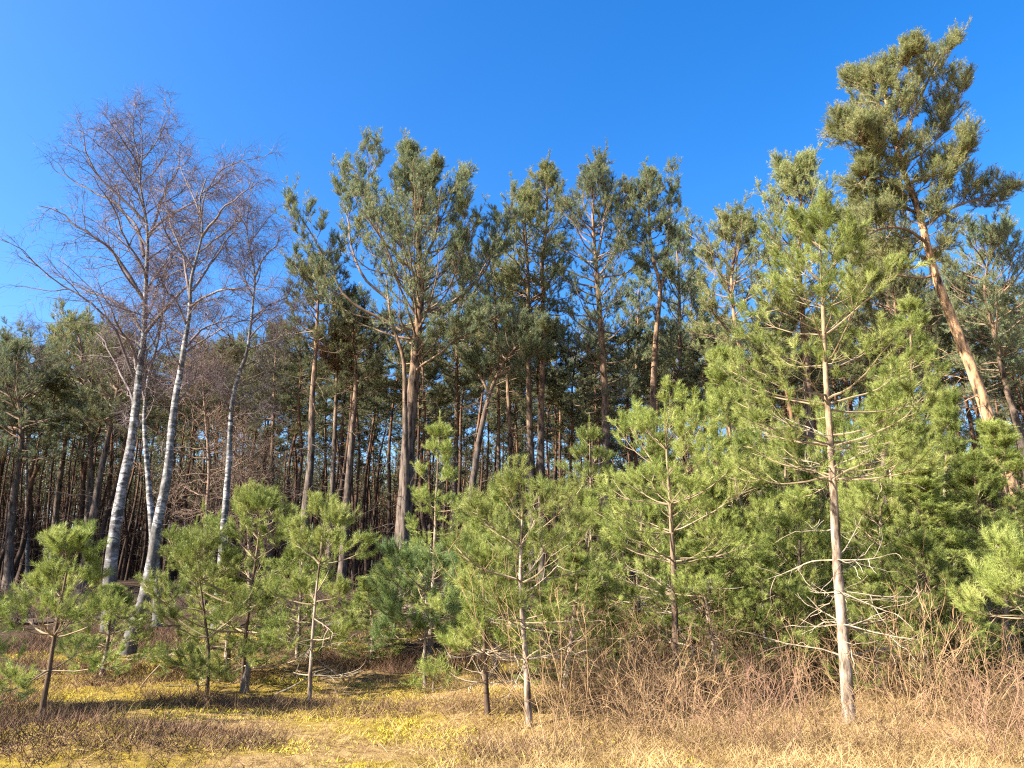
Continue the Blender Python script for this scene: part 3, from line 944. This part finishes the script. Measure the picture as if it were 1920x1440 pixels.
# ---- forest behind: prototypes copied
FOREST = "pines of the forest behind"
protos, PH = [], []
for k in range(8):
    hh = 12.5 + 3.5 * rng.random()
    bx = -14 + 1.5 * k
    by = 46.
    wob_ = np.cumsum(rng.normal(size=(6, 2)) * .16, 0)
    path = [np.array([bx, by, float(terrain(bx, by))])]
    for i in range(1, 7):
        path.append(path[0] + np.array([wob_[i - 1, 0], wob_[i - 1, 1], hh * i / 6]))
    path = np.array(path)
    root = empty("pine_tree", path[0], "x", "pine", FOREST)
    P, R, vf = trunk_mesh(path, (.085 + .05 * rng.random()), .02, 8, 22, .3, .05)
    tr = MB().add(vf)
    nb = 26
    c0 = .62 + .12 * rng.random()
    s = c0 + (.985 - c0) * (np.arange(nb) + rng.random(nb)) / nb
    az = np.arange(nb) * 2.4 + rng.normal(size=nb) * .4
    u = (s - c0) / (1 - c0)
    wdt = np.interp(u, [0, .25, .6, .85, 1], [1.1, 1.8, 1.6, 1.1, .5]) * (.55 + .6 * rng.random(nb))
    e = np.radians(np.interp(u, [0, 1], [-3, 50]) + rng.normal(size=nb) * 10)
    d = np.stack([np.cos(az) * np.cos(e), np.sin(az) * np.cos(e), np.sin(e)], -1)
    pos, _ = interp_poly(P[None], s[None])
    B = grow(pos[0], d, wdt, 7, 0, .15, .12)
    tw = MB().add(tubes(B, (.012 + .012 * wdt)[:, None] * np.linspace(1, .3, 7), 4))
    p, dd, t, par = spawn(B, 8, .25, 1., .8, .8, .2)
    L2 = grow(p, dd, np.clip(.45 * wdt[par] * (1.2 - .8 * t), .25, 1.) * (.6 + .6 * rng.random(len(t))), 4, .06, .2, .12)
    tw.add(tubes(L2, np.full((len(L2), 1), .011) * np.linspace(1, .5, 4), 3))
    p, dd, t, par = spawn(L2, 5, .2, 1., .8, None, .2)
    L3 = grow(p, dd, .16 + .18 * rng.random(len(t)), 3, .15, .3, .08)
    fo = MB().add(needles(L3, 32, 0, 1.05, .11, .014)).add(needles(L2, 30, .5, 1., .11, .014))
    st_ = 26
    s = .1 + (c0 + .05 - .1) * rng.random(st_)
    pos, _ = interp_poly(P[None], s[None])
    az = rng.random(st_) * 6.283
    e = rng.normal(size=st_) * .3 - .05
    d = np.stack([np.cos(az) * np.cos(e), np.sin(az) * np.cos(e), np.sin(e)], -1)
    D = grow(pos[0], d, .4 + 1.4 * rng.random(st_) ** 1.4, 6, -.05, .06, .15)
    tr.add(tubes(D, np.full((st_, 1), .016) * np.linspace(1, .35, 6), 3))
    p, dd, t, _ = spawn(D, 3, .3, 1., .8, None, .3)
    tr.add(tubes(grow(p, dd, .2 + .4 * rng.random(len(t)), 4, 0, 0, .2), np.full((len(t), 1), .008) * np.linspace(1, .5, 4), 3))
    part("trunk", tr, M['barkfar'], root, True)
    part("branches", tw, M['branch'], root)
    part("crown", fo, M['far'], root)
    protos.append(root)
    PH.append(hh)

spots = []
frng = np.random.default_rng(21)
tries = 0
while len(spots) < 268 and tries < 60000:
    tries += 1
    a = math.radians(frng.uniform(-41, 38))
    rr = math.sqrt(frng.uniform(29 ** 2, 72 ** 2))
    x, y = rr * math.sin(a), rr * math.cos(a)
    mind = 1.7 if rr < 45 else 2.1
    if any((x - p[0]) ** 2 + (y - p[1]) ** 2 < mind ** 2 for p in spots):
        continue
    spots.append((x, y))
for i, (x, y) in enumerate(spots):
    px = 960 + x / (y * math.cos(PITCH)) * FPX
    deep = "deep in the wood" if math.hypot(x, y) > 50 else "at the front of the wood"
    if px < 0: zone = "off beyond the left edge"
    elif px < 200: zone = "left of the white birches"
    elif px < 430: zone = "behind the white birches"
    elif px < 740: zone = "right of the slim birch"
    elif px < 1050: zone = "right of the wide double-stemmed pine"
    elif px < 1330: zone = "behind the forked pine"
    elif px < 1650: zone = "behind the tallest young pine"
    else: zone = "behind the huge leaning pine"
    lab = f"slender bare-trunked pine {deep} {zone}"
    k = i % 8
    h = 1 + .14 * frng.normal()
    loc = (x, y, float(terrain(x, y)))
    cap = np.interp(px, [0, 130, 250, 450, 560, 900, 1350, 1500, 1920], [655, 610, 625, 630, 600, 575, 600, 560, 520]) + frng.uniform(0, 70)
    h = float(np.clip(h, .7, min(1.25, (at(px, cap, y)[2] - loc[2]) / PH[k]))) if px > -400 else 1.
    if i < 8:
        r = protos[i]
        r.location = loc
        r["label"], r["group"] = lab, FOREST + " " + zone
        r.rotation_euler.z = frng.uniform(0, 6.28)
    else:
        copy_thing(protos[k], loc, frng.uniform(0, 6.28), (float(.85 + .3 * frng.random()), h), lab, FOREST + " " + zone)

# the wood beyond reads as one mass of trunks
n = 4600
a_ = np.radians(rng.uniform(-46, 40, n)); r_ = np.sqrt(rng.uniform(70 ** 2, 125 ** 2, n))
fx_, fy_ = r_ * np.sin(a_), r_ * np.cos(a_)
b_ = np.stack([fx_, fy_, terrain(fx_, fy_) - .1], -1)
Tt = grow(b_, np.stack([rng.normal(size=n) * .05, rng.normal(size=n) * .05, np.ones(n)], -1), rng.uniform(10, 13.5, n), 6, 0, .05, .03)
wood = MB().add(tubes(Tt, rng.uniform(.05, .11, n)[:, None] * np.linspace(1, .3, 6), 5))
p, dd, t, _ = spawn(Tt, 7, .15, 1., 1.3, None, .2)
Bw = grow(p, dd, .6 + 1.2 * rng.random(len(t)), 4, 0, .1, .15)
wood.add(tubes(Bw, np.full((len(Bw), 1), .03) * np.linspace(1, .4, 4), 3))
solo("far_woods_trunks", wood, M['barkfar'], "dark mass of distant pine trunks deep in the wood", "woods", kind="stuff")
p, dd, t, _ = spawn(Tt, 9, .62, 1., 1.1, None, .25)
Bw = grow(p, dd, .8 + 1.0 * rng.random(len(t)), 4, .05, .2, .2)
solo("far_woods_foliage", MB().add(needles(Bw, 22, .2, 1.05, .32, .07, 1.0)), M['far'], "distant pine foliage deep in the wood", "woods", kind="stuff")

n = 260
a_ = np.radians(rng.uniform(-78, -46, n)); r_ = np.sqrt(rng.uniform(30 ** 2, 85 ** 2, n))
fx_, fy_ = r_ * np.sin(a_), r_ * np.cos(a_)
k_ = fy_ > 19
fx_, fy_ = fx_[k_], fy_[k_]
n = len(fx_)
b_ = np.stack([fx_, fy_, terrain(fx_, fy_) - .1], -1)
Tt = grow(b_, np.stack([rng.normal(size=n) * .05, rng.normal(size=n) * .05, np.ones(n)], -1), rng.uniform(10, 14, n), 6, 0, .05, .03)
wood = MB().add(tubes(Tt, rng.uniform(.09, .16, n)[:, None] * np.linspace(1, .3, 6), 6))
p, dd, t, _ = spawn(Tt, 26, .5, 1., 1.1, None, .25)
Bw = grow(p, dd, .8 + 1.2 * rng.random(len(t)), 4, .05, .2, .2)
wood.add(tubes(Bw, np.full((len(Bw), 1), .025) * np.linspace(1, .4, 4), 3))
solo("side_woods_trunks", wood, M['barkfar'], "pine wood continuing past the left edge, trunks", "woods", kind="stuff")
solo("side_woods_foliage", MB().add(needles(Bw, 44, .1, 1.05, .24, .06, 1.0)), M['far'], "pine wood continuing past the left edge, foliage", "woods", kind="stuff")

# ---- young pines in the clearing
YP = "young pines in front of the forest"
young_pine("tallest young pine with pale lit trunk and bare dead lower branches", [(1592, 1360), (1588, 1280), (1580, 1180), (1570, 1060), (1566, 980), (1562, 900), (1555, 800), (1548, 700), (1542, 560), (1535, 398)],
           r0=.076, live=.44, wid=1.2, sp=.56, dens=1.35, dead=26, group=YP, prof=[(0, .8), (.2, 1.), (.45, .9), (.7, .6), (.88, .42), (1, .24)], per=7)
young_pine("bushy young pine with rounded top, middle of the right half", [(1270, 1312), (1266, 1180), (1262, 1050), (1257, 950), (1250, 850), (1246, 765)],
           bark='barkdark', r0=.06, live=.34, wid=1.02, dens=1.1, dead=16, group=YP, prof=[(0, .75), (.25, 1.), (.55, .95), (.8, .7), (1, .3)], per=7)
young_pine("young pine with thin crooked trunk in yellow grass, centre foreground", [(992, 1362), (986, 1240), (976, 1110), (978, 1000), (981, 910)],
           r0=.04, live=.42, wid=.82, dens=1.1, dead=14, group=YP, prof=[(0, .8), (.3, 1.), (.6, .9), (.85, .6), (1, .3)], per=6)
young_pine("thin sparse young pine in front of the wide double-stemmed pine", [(805, 1250), (812, 1100), (816, 1000), (818, 927), (822, 850), (825, 775)],
           r0=.05, live=.30, wid=.62, sp=.5, dens=.95, dead=8, group=YP, per=4, Y=14.5)
young_pine("slim sapling with flat tiers and tall leader above the mossy bank", [(580, 1320), (584, 1220), (592, 1120), (600, 1050), (606, 990), (618, 915)],
           r0=.026, live=.27, wid=.66, sp=.58, dens=1.3, dead=6, group=YP, per=5, prof=[(0, .75), (.25, .8), (.5, 1.05), (.7, .5), (1, .25)])
young_pine("bushy sapling pair's taller one, right of the birch stems", [(455, 1285), (462, 1180), (478, 1060), (488, 980), (492, 905)],
           bark='barkdark', r0=.035, live=.08, wid=1.1, dens=1.15, group=YP, per=6, sp=.42)
young_pine("sapling with forked pale leader between the leaning birch and the bushy sapling", [(388, 1302), (391, 1220), (380, 1130), (372, 1060), (366, 975)],
           bark='barkdark', r0=.027, live=.14, wid=.86, dens=1.1, group=YP, per=5, sp=.42)
young_pine("small bright pine with leaning dark trunk at the far left", [(75, 1352), (90, 1270), (103, 1190), (118, 1110), (138, 1000)],
           bark='barkdark', r0=.032, live=.24, wid=.86, dens=1.25, group=YP, per=6, sp=.50, prof=[(0, .9), (.2, 1.05), (.36, .75), (.45, .4), (.7, .4), (1, .3)])
young_pine("low broad blue-green sapling with long soft needles, left of centre", [(797, 1292), (796, 1240), (797, 1180), (800, 1110), (805, 1060)],
           r0=.03, live=.40, wid=.80, dens=1.3, group=YP, per=6, sp=.30, needle='youngblue', ln=.085, prof=[(0, .6), (.3, .85), (.6, 1.), (1, .6)])
young_pine("small sapling with stripped lower stem beside the yellow grass", [(914, 1342), (910, 1260), (908, 1180), (906, 1090), (905, 1030)],
           bark='barkdark', r0=.034, live=.36, wid=.52, dens=1.05, dead=8, group=YP, per=5, sp=.36)
young_pine("thin young pine with long bare stem below a small tuft, behind the rounded one", [(1112, 1200), (1108, 1000), (1107, 900), (1105, 785)],
           r0=.04, live=.52, wid=.55, dens=.95, group=YP, per=5, Y=16)
young_pine("young pine with high tuft beside the leaning trunk", [(1716, 1150), (1714, 900), (1710, 720), (1704, 545)], r0=.055, live=.60, wid=.6, dens=1.1, group=YP, per=5, Y=15.5, sp=.5)
young_pine("small pine bush at the right edge with bright hanging sprays", [(1935, 1330), (1930, 1200), (1925, 1110), (1920, 1010)], r0=.03, live=.62, wid=.5, dens=1.2, group=YP, per=6, Y=8.2, sp=.3)
young_pine("tiny green seedling under the low broad sapling", [(812, 1300), (812, 1278), (814, 1258)], r0=.012, live=.1, wid=.2, dens=.35, group=YP, per=3, sp=.14)
young_pine("tiny seedling between the bushy sapling pair and the birch foot", [(372, 1300), (370, 1270), (366, 1235)], r0=.012, live=.1, wid=.3, dens=.35, group=YP, per=3, sp=.16)

# thicket behind the front row
thick = [
    ("young pine with slanted bushy leader left of the tallest young pine", 1424, 1345, 640, 13.5, .8),
    ("young pine with broad light top right of the tallest young pine's trunk", 1690, 1660, 715, 13.0, 1.0),
    ("slender young pine with candle-like leader near the leaning trunk", 1790, 1780, 735, 14.5, .8),
    ("dense young pine filling the gap right of the rounded one", 1395, 1385, 850, 14.0, 1.1),
    ("young pine whose top shows left of the pale lit trunk", 1480, 1475, 790, 14.8, 1.0),
    ("low young pine in the thicket just left of the pale lit trunk", 1500, 1498, 930, 12.2, .95),
    ("low young pine in the thicket just right of the pale lit trunk", 1655, 1650, 890, 12.0, 1.0),
    ("young pine with feathery sprays below the leaning trunk", 1760, 1752, 870, 12.5, 1.0),
    ("young pine at the right, foot in brambles, top below the leaning trunk", 1850, 1838, 850, 13.2, 1.0),
    ("young pine crowding the right edge under the leaning trunk's foot", 1915, 1895, 800, 14.0, 1.0),
    ("young pine close behind the middle rounded one, right side", 1330, 1325, 900, 13.2, .95),
    ("young pine close behind the middle rounded one, left side", 1190, 1186, 880, 13.4, .9),
    ("young pine filling the gap right of the centre foreground pine", 1090, 1085, 930, 12.8, .85),
    ("short young pine left of the centre foreground pine", 930, 930, 910, 12.4, .75),
    ("small pale young pine in front of the bent trunk", 900, 905, 960, 14.5, .7),
    ("short pine in half shade left of the thin sparse young pine", 735, 735, 1030, 15.5, .65),
    ("short pine with olive sprays at the forest edge, left of the low broad sapling", 700, 697, 1080, 14.0, .5),
    ("short bushy pine behind the slim sapling with tiers", 560, 560, 1010, 14.5, .7),
    ("low pine spreading at the foot of the slim birch", 430, 430, 1060, 13.0, .8),
    ("small pine in the shade at the foot of the tall leafless birch", 200, 200, 1100, 12.5, .7),
    ("young pine with loose top at the upper edge of the right-hand thicket", 1620, 1616, 760, 15.5, .9),
    ("young pine behind the rounded one, tip beside the forked pine's trunk", 1285, 1285, 800, 15.0, .85),
    ("low dense pine under the rounded one's right branches", 1350, 1350, 1010, 11.8, .8),
    ("low dense pine under the branches of the centre foreground pine, right side", 1060, 1060, 1040, 11.3, .7),
    ("low pine at right amid bare stems, beside the twiggy bush", 1735, 1735, 1000, 11.0, .8),
    ("low dark pine at the right edge behind the bright hanging sprays", 1880, 1880, 980, 11.5, .85),
    ("low pine left of the pale lit trunk amid tan twigs", 1440, 1440, 1040, 11.5, .75),
    ("short pine right of the pale lit trunk amid dead branches", 1640, 1640, 1060, 11.2, .7),
]
yprot = {}
for i, (lab, bx, tx, ty, Yd, wd_) in enumerate(thick):
    b = at(bx, 1200, Yd)
    b[2] = float(terrain(b[0], Yd)); b[1] = Yd
    top = at(tx, ty, Yd)
    hh = top[2] - b[2]
    key = (i * 5) % 7
    if key not in yprot:
        mid_ = b + (top - b) * .5 + np.array([.05 * rng.normal(), .05, 0])
        r = young_pine(lab, None, r0=.022 + .011 * hh, live=.05 + .03 * (key % 3), wid=wd_, dens=1.0, group=YP, per=6, sp=.36, base=np.array([b, mid_, top]),
                       needle='young')
        yprot[key] = (r, hh, wd_)
    else:
        r, h0, w0 = yprot[key]
        copy_thing(r, b, rng.random() * 6.28, (float(np.clip(wd_ / w0, .7, 1.4)), float(hh / h0)), lab, YP)

# two more just past the left edge; their shadows fall across the moss
for lab, x, y, sc_ in [("young pine just outside the left edge, near the heather hummock", -8.1, 7.1, .66), ("young pine just outside the left edge, beside the moss", -9.3, 8.4, .85)]:
    copy_thing(yprot[0][0], np.array([x, y, float(terrain(x, y))]), rng.random() * 6.28, (sc_, sc_), lab, YP)


# ---- bare deciduous shrubs
def shrub_mesh(n, h, spread, mat, r=.0046):
    mb = MB()
    a = rng.random(n) * 6.283
    st = np.stack([np.cos(a), np.sin(a), 0 * a], -1) * (rng.random(n)[:, None] * .12 * spread)
    e = np.radians(80 - 30 * spread * rng.random(n))
    d = np.stack([np.cos(a) * np.cos(e), np.sin(a) * np.cos(e), np.sin(e)], -1)
    L = h * (.5 + .55 * rng.random(n))
    A = grow(st - [0, 0, .05], d, L, 9, .02, .03, .09)
    mb.add(tubes(A, np.full((n, 1), r) * np.linspace(1, .3, 9), 4))
    p, dd, t, par = spawn(A, 8, .15, 1., .6, None, .2)
    B = grow(p, dd, .34 * L[par] * (1.2 - .8 * t) * (.6 + .7 * rng.random(len(t))), 7, .04, .05, .12)
    mb.add(tubes(B, np.full((len(B), 1), r * .55) * np.linspace(1, .45, 7), 3))
    p, dd, t, par = spawn(B, 3, .2, 1., .6, None, .2)
    C = grow(p, dd, .06 + .16 * rng.random(len(t)), 4, .03, .03, .14)
    mb.add(tubes(C, np.full((len(C), 1), r * .36) * np.linspace(1, .5, 4), 3))
    return mb


sh = []
for n, h, spd, mt in [(3, 2.3, .4, 'shrubtan'), (9, 1.3, 1.1, 'shrubtan'), (12, 1.0, 1.5, 'shrubred'), (6, 1.8, .8, 'shrubtan'), (8, 1.5, 1.2, 'shrubred'), (2, 2.6, .3, 'shrubtan')]:
    sh.append((shrub_mesh(n, h, spd, mt).mesh("bare_shrub", M[mt]), h))
shr = [
    # label, px, py of the foot, prototype, height scale
    ("tall upright thin-stemmed shrub right of the centre foreground pine", 1030, 1425, 0, 1.0),
    ("thin bare shrub with few stems second right of the centre foreground pine", 1083, 1425, 0, .9),
    ("tall wispy bare stem between the centre foreground pine and the rounded one", 1105, 1330, 5, 1.05),
    ("dense tan twiggy shrub at the foot of the rounded young pine, left side", 1180, 1345, 1, 1.0),
    ("pinkish bare bush in dry grass left of the pale lit trunk", 1440, 1405, 2, 1.1),
    ("reddish twig bush between the pale lit trunk and the rounded young pine", 1480, 1350, 4, 1.0),
    ("tan bare shrub with spreading stems right of the pale lit trunk", 1720, 1365, 1, 1.2),
    ("tall thin leafless sapling shrub at right with fan of fine twigs", 1835, 1345, 5, 1.0),
    ("tall tan-stemmed shrub standing in the brambles near the right edge", 1800, 1400, 3, 1.0),
    ("pink twiggy bush at the right bottom corner", 1880, 1425, 2, 1.1),
    ("low pale-stemmed shrub beside the pale lit trunk's foot, right side", 1650, 1405, 1, .8),
    ("bare shrub with crooked stems below the gap in the thicket", 1375, 1330, 3, .95),
    ("thin-stemmed shrub just left of the pale lit trunk", 1540, 1400, 3, .8),
    ("small bare shrub in yellow grass left of the centre foreground pine", 880, 1330, 1, .6),
    ("bare shrub at the right edge behind the pink bush", 1910, 1360, 4, 1.1),
    ("tan shrub in the shade behind the rounded young pine's foot", 1240, 1300, 1, 1.0),
    ("tall bare stems right of the rounded young pine", 1320, 1340, 0, .8),
    ("thin tan shrub at the forest edge right of the slim sapling with tiers", 665, 1240, 3, .9),
    ("low dry bush beside the bleached broken stick", 640, 1290, 1, .6),
    ("bare reddish bush in the shade of the low broad sapling", 730, 1290, 4, .6),
    ("bare reddish bush at the left edge of the wood, below the dark trunks", 20, 1165, 4, 1.2),
    ("bare bush on the bank behind the small bright pine", 95, 1200, 1, 1.0),
    ("tan shrub among dead pine branches at the right of the pale lit trunk", 1690, 1310, 3, 1.0),
    ("thin shrub just below the young pine with feathery sprays", 1770, 1320, 0, .8),
    ("arching tan shrub between the two tall wispy shrubs", 1060, 1350, 1, .9),
    ("upright bare shrub right of the dense tan twiggy shrub", 1215, 1390, 3, .75),
    ("sparse shrub in dry grass in front of the rounded young pine", 1290, 1405, 1, .7),
    ("reddish low bush in front of the gap right of the rounded young pine", 1365, 1395, 4, .7),
]
for lab, px, py, k, hsx in shr:
    me, h = sh[k]
    o = bpy.data.objects.new("bare_shrub", me)
    COL.objects.link(o)
    p = ground_hit(px, py)
    o.location = (p[0], p[1], float(terrain(p[0], p[1])))
    o.rotation_euler = (0, 0, rng.random() * 6.28)
    o.scale = (hsx * 1.05, hsx * 1.05, hsx)
    o["label"], o["category"], o["group"] = lab, "shrub", "bare shrubs in front of the thicket"

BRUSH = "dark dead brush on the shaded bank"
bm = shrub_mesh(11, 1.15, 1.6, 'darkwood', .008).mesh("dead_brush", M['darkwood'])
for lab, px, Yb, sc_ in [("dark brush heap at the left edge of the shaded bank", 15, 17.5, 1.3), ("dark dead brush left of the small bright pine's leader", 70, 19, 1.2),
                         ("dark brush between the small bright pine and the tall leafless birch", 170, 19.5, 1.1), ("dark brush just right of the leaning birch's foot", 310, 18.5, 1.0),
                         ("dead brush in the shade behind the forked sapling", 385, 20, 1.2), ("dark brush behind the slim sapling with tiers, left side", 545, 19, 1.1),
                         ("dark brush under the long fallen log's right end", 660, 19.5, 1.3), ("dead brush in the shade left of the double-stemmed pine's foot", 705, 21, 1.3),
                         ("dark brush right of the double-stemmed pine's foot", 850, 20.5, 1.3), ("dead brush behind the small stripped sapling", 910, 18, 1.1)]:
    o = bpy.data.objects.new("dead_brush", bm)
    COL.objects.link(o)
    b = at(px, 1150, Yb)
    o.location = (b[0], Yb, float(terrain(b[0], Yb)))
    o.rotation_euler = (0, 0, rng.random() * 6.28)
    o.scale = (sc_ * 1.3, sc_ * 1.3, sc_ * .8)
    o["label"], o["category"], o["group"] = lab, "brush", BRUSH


# ---- ground cover that nobody could count
def scatter(n, x0, x1, y0, y1, dens):
    x = rng.uniform(x0, x1, n * 3); y = rng.uniform(y0, y1, n * 3)
    k = rng.random(n * 3) < dens(x, y)
    x, y = x[k][:n], y[k][:n]
    return np.stack([x, y, terrain(x, y) - .01], -1)


def blades(S, h, wd, lean, K=4, curl=-.25):
    N = len(S)
    a = rng.random(N) * 6.283
    e = np.clip(np.radians(62) - lean * np.abs(rng.normal(size=N)), .05, 1.5)
    d = np.stack([np.cos(a) * np.cos(e), np.sin(a) * np.cos(e), np.sin(e)], -1)
    L = h * (.5 + .8 * rng.random(N))
    P = grow(S, d, L, K, 0, curl, .12)
    sd = norm(np.cross(d, rng.normal(size=(N, 3)))) * (wd * .5)
    wv = np.linspace(1, .15, K)[None, :, None]
    V = np.stack([P - sd[:, None] * wv, P + sd[:, None] * wv], 2)
    b = (np.arange(N)[:, None] * K + np.arange(K - 1)[None]) * 2
    F = np.stack([b, b + 1, b + 3, b + 2], -1).reshape(-1, 4)
    return V.reshape(-1, 3), F


right = lambda x: sstep(-1.6, .8, x)
S = scatter(95000, -9, 11, 5.5, 12.5, lambda x, y: (.10 + .9 * right(x)) * (.35 + .65 * vnoise(x * 1.3, y * 1.3)))
near = [o.location for o in bpy.data.objects if o.get("category") in ("young pine", "shrub") and o.location.y < 13.5]
ring = []
for c in near:
    k = 46
    a_, r_ = rng.random(k) * 6.283, .03 + .2 * rng.random(k) ** .7
    ring.append(np.stack([c[0] + r_ * np.cos(a_), c[1] + r_ * np.sin(a_)], -1))
ring = np.vstack(ring)
S = np.vstack([S, np.c_[ring, terrain(ring[:, 0], ring[:, 1]) - .01]])
solo("dry_grass", MB().add(blades(S, .20, .006, .55)), M['grass'], "short pale dry grass across the clearing floor", "grass", kind="stuff")
S = scatter(90000, -10, 2.2, 5.5, 17, lambda x, y: sstep(.42, .6, vnoise(x * .8 + 5, y * 1.1 + 3)) * (1 - .8 * right(x - .8)))
solo("moss", MB().add(blades(S, .055, .012, .6, 3)), M['moss'], "yellow-green moss carpet on the left half of the clearing", "moss", kind="stuff")
S = scatter(60000, -10, 3, 7, 17, lambda x, y: sstep(.38, .72, vnoise(x * .7 + 31, y * 1.2 + 17)) * (1 - right(x - 1)) + 2 * np.exp(-((x + 4.4) ** 2 / 1.1 + (y - 8.) ** 2 / .35)))
solo("heather", MB().add(blades(S, .20, .007, .5, 4, .05)), M['heather'], "brown dry heather tufts on the mossy bank", "heather", kind="stuff")
S = scatter(12500, .2, 13, 7.4, 16, lambda x, y: sstep(.2, 2.2, x) * sstep(7.2, 9.6, y) * sstep(.25, .6, vnoise(x * .9, y * .9)))
A = grow(S, np.stack([rng.normal(size=len(S)) * .5, rng.normal(size=len(S)) * .5, np.ones(len(S))], -1), (.3 + 1.15 * rng.random(len(S)) ** 1.5) * (.35 + .65 * sstep(7.6, 9.8, S[:, 1])), 7, .05, -.14, .12)
tb = MB().add(tubes(A, np.full((len(A), 1), .0042) * np.linspace(1, .45, 7), 3))
p, dd, t, _ = spawn(A, 3, .3, 1., .7, None, .3)
tb.add(tubes(grow(p, dd, .1 + .25 * rng.random(len(t)), 5, 0, -.05, .18), np.full((len(t), 1), .0026) * np.linspace(1, .5, 5), 3))
solo("undergrowth", tb, M['tangle'], "tangled dry brown undergrowth below the young pines", "undergrowth", kind="stuff")


# ---- fallen wood
def fallen(label, px, py, L, az, r, mat, tilt=.05, name="fallen_branch", twigs=6, cat="branch", lift=.0):
    p = ground_hit(px, py)
    st = np.array([[p[0], p[1], float(terrain(p[0], p[1])) + r * .8 + lift]])
    d = np.array([[math.cos(az), math.sin(az), tilt]])
    A = grow(st, d, np.array([L]), 12, -.003, .003, .07)
    lo = terrain(A[0, :, 0], A[0, :, 1]) + r * .4
    A[0, :, 2] = np.maximum(A[0, :, 2], lo)
    mb = MB().add(tubes(A, (r * np.linspace(1, .35, 12))[None], 7))
    if twigs:
        q, dd, t, _ = spawn(A, twigs, .25, 1., .7, None, .25)
        dd[:, 2] = np.abs(dd[:, 2])
        mb.add(tubes(grow(q, dd, L * .22 * (.5 + rng.random(len(t))), 6, 0, -.03, .16), np.full((len(t), 1), r * .3) * np.linspace(1, .4, 6), 4))
    solo(name, mb, M[mat], label, cat, "fallen wood on the forest floor", origin=p)


fallen("bleached broken stick leaning by the slim sapling with tiers", 632, 1268, .55, 2.5, .016, 'bleached', .55, twigs=2)
fallen("grey fallen trunk lying in the shade at the left forest edge", 15, 1172, 3.2, .1, .10, 'darkwood', .0, "fallen_log", 5, "log")
fallen("long fallen trunk with broken branches behind the slim sapling with tiers", 610, 1180, 4.2, .08, .10, 'deadwood', .02, "fallen_log", 9, "log")
fallen("thin curved dead branch in front of the leaning birch's foot", 235, 1238, 1.5, .12, .018, 'bleached', .12, twigs=5)
fallen("dead branch resting against the slim sapling's foot", 515, 1305, .9, .5, .014, 'bleached', .45, twigs=3)
fallen("brown dead branch among the heather left of the stump", 300, 1290, 1.2, .2, .014, 'deadwood', .1, twigs=6)
fallen("thin bare branch reaching up behind the seedling beside the birch foot", 262, 1292, 1.2, 1.2, .012, 'branchy', .9, twigs=5)
fallen("dead brush lying in the dark at the right of the long fallen trunk", 820, 1160, 2.5, .3, .04, 'deadwood', .1, twigs=14)

# stump
p = ground_hit(458, 1298)
Pp = np.array([[p[0], p[1], p[2] - .1], [p[0] + .01, p[1], p[2] + .12], [p[0] + .03, p[1], p[2] + .3], [p[0] + .03, p[1], p[2] + .42]])
V_, F_ = tubes(Pp[None], np.array([[.075, .055, .045, .02]]), 10)
V_ = V_ + rng.normal(size=V_.shape) * .01
solo("tree_stump", MB().add((V_, F_)), M['deadwood'], "dark broken stump below the bushy sapling pair", "stump", origin=p)
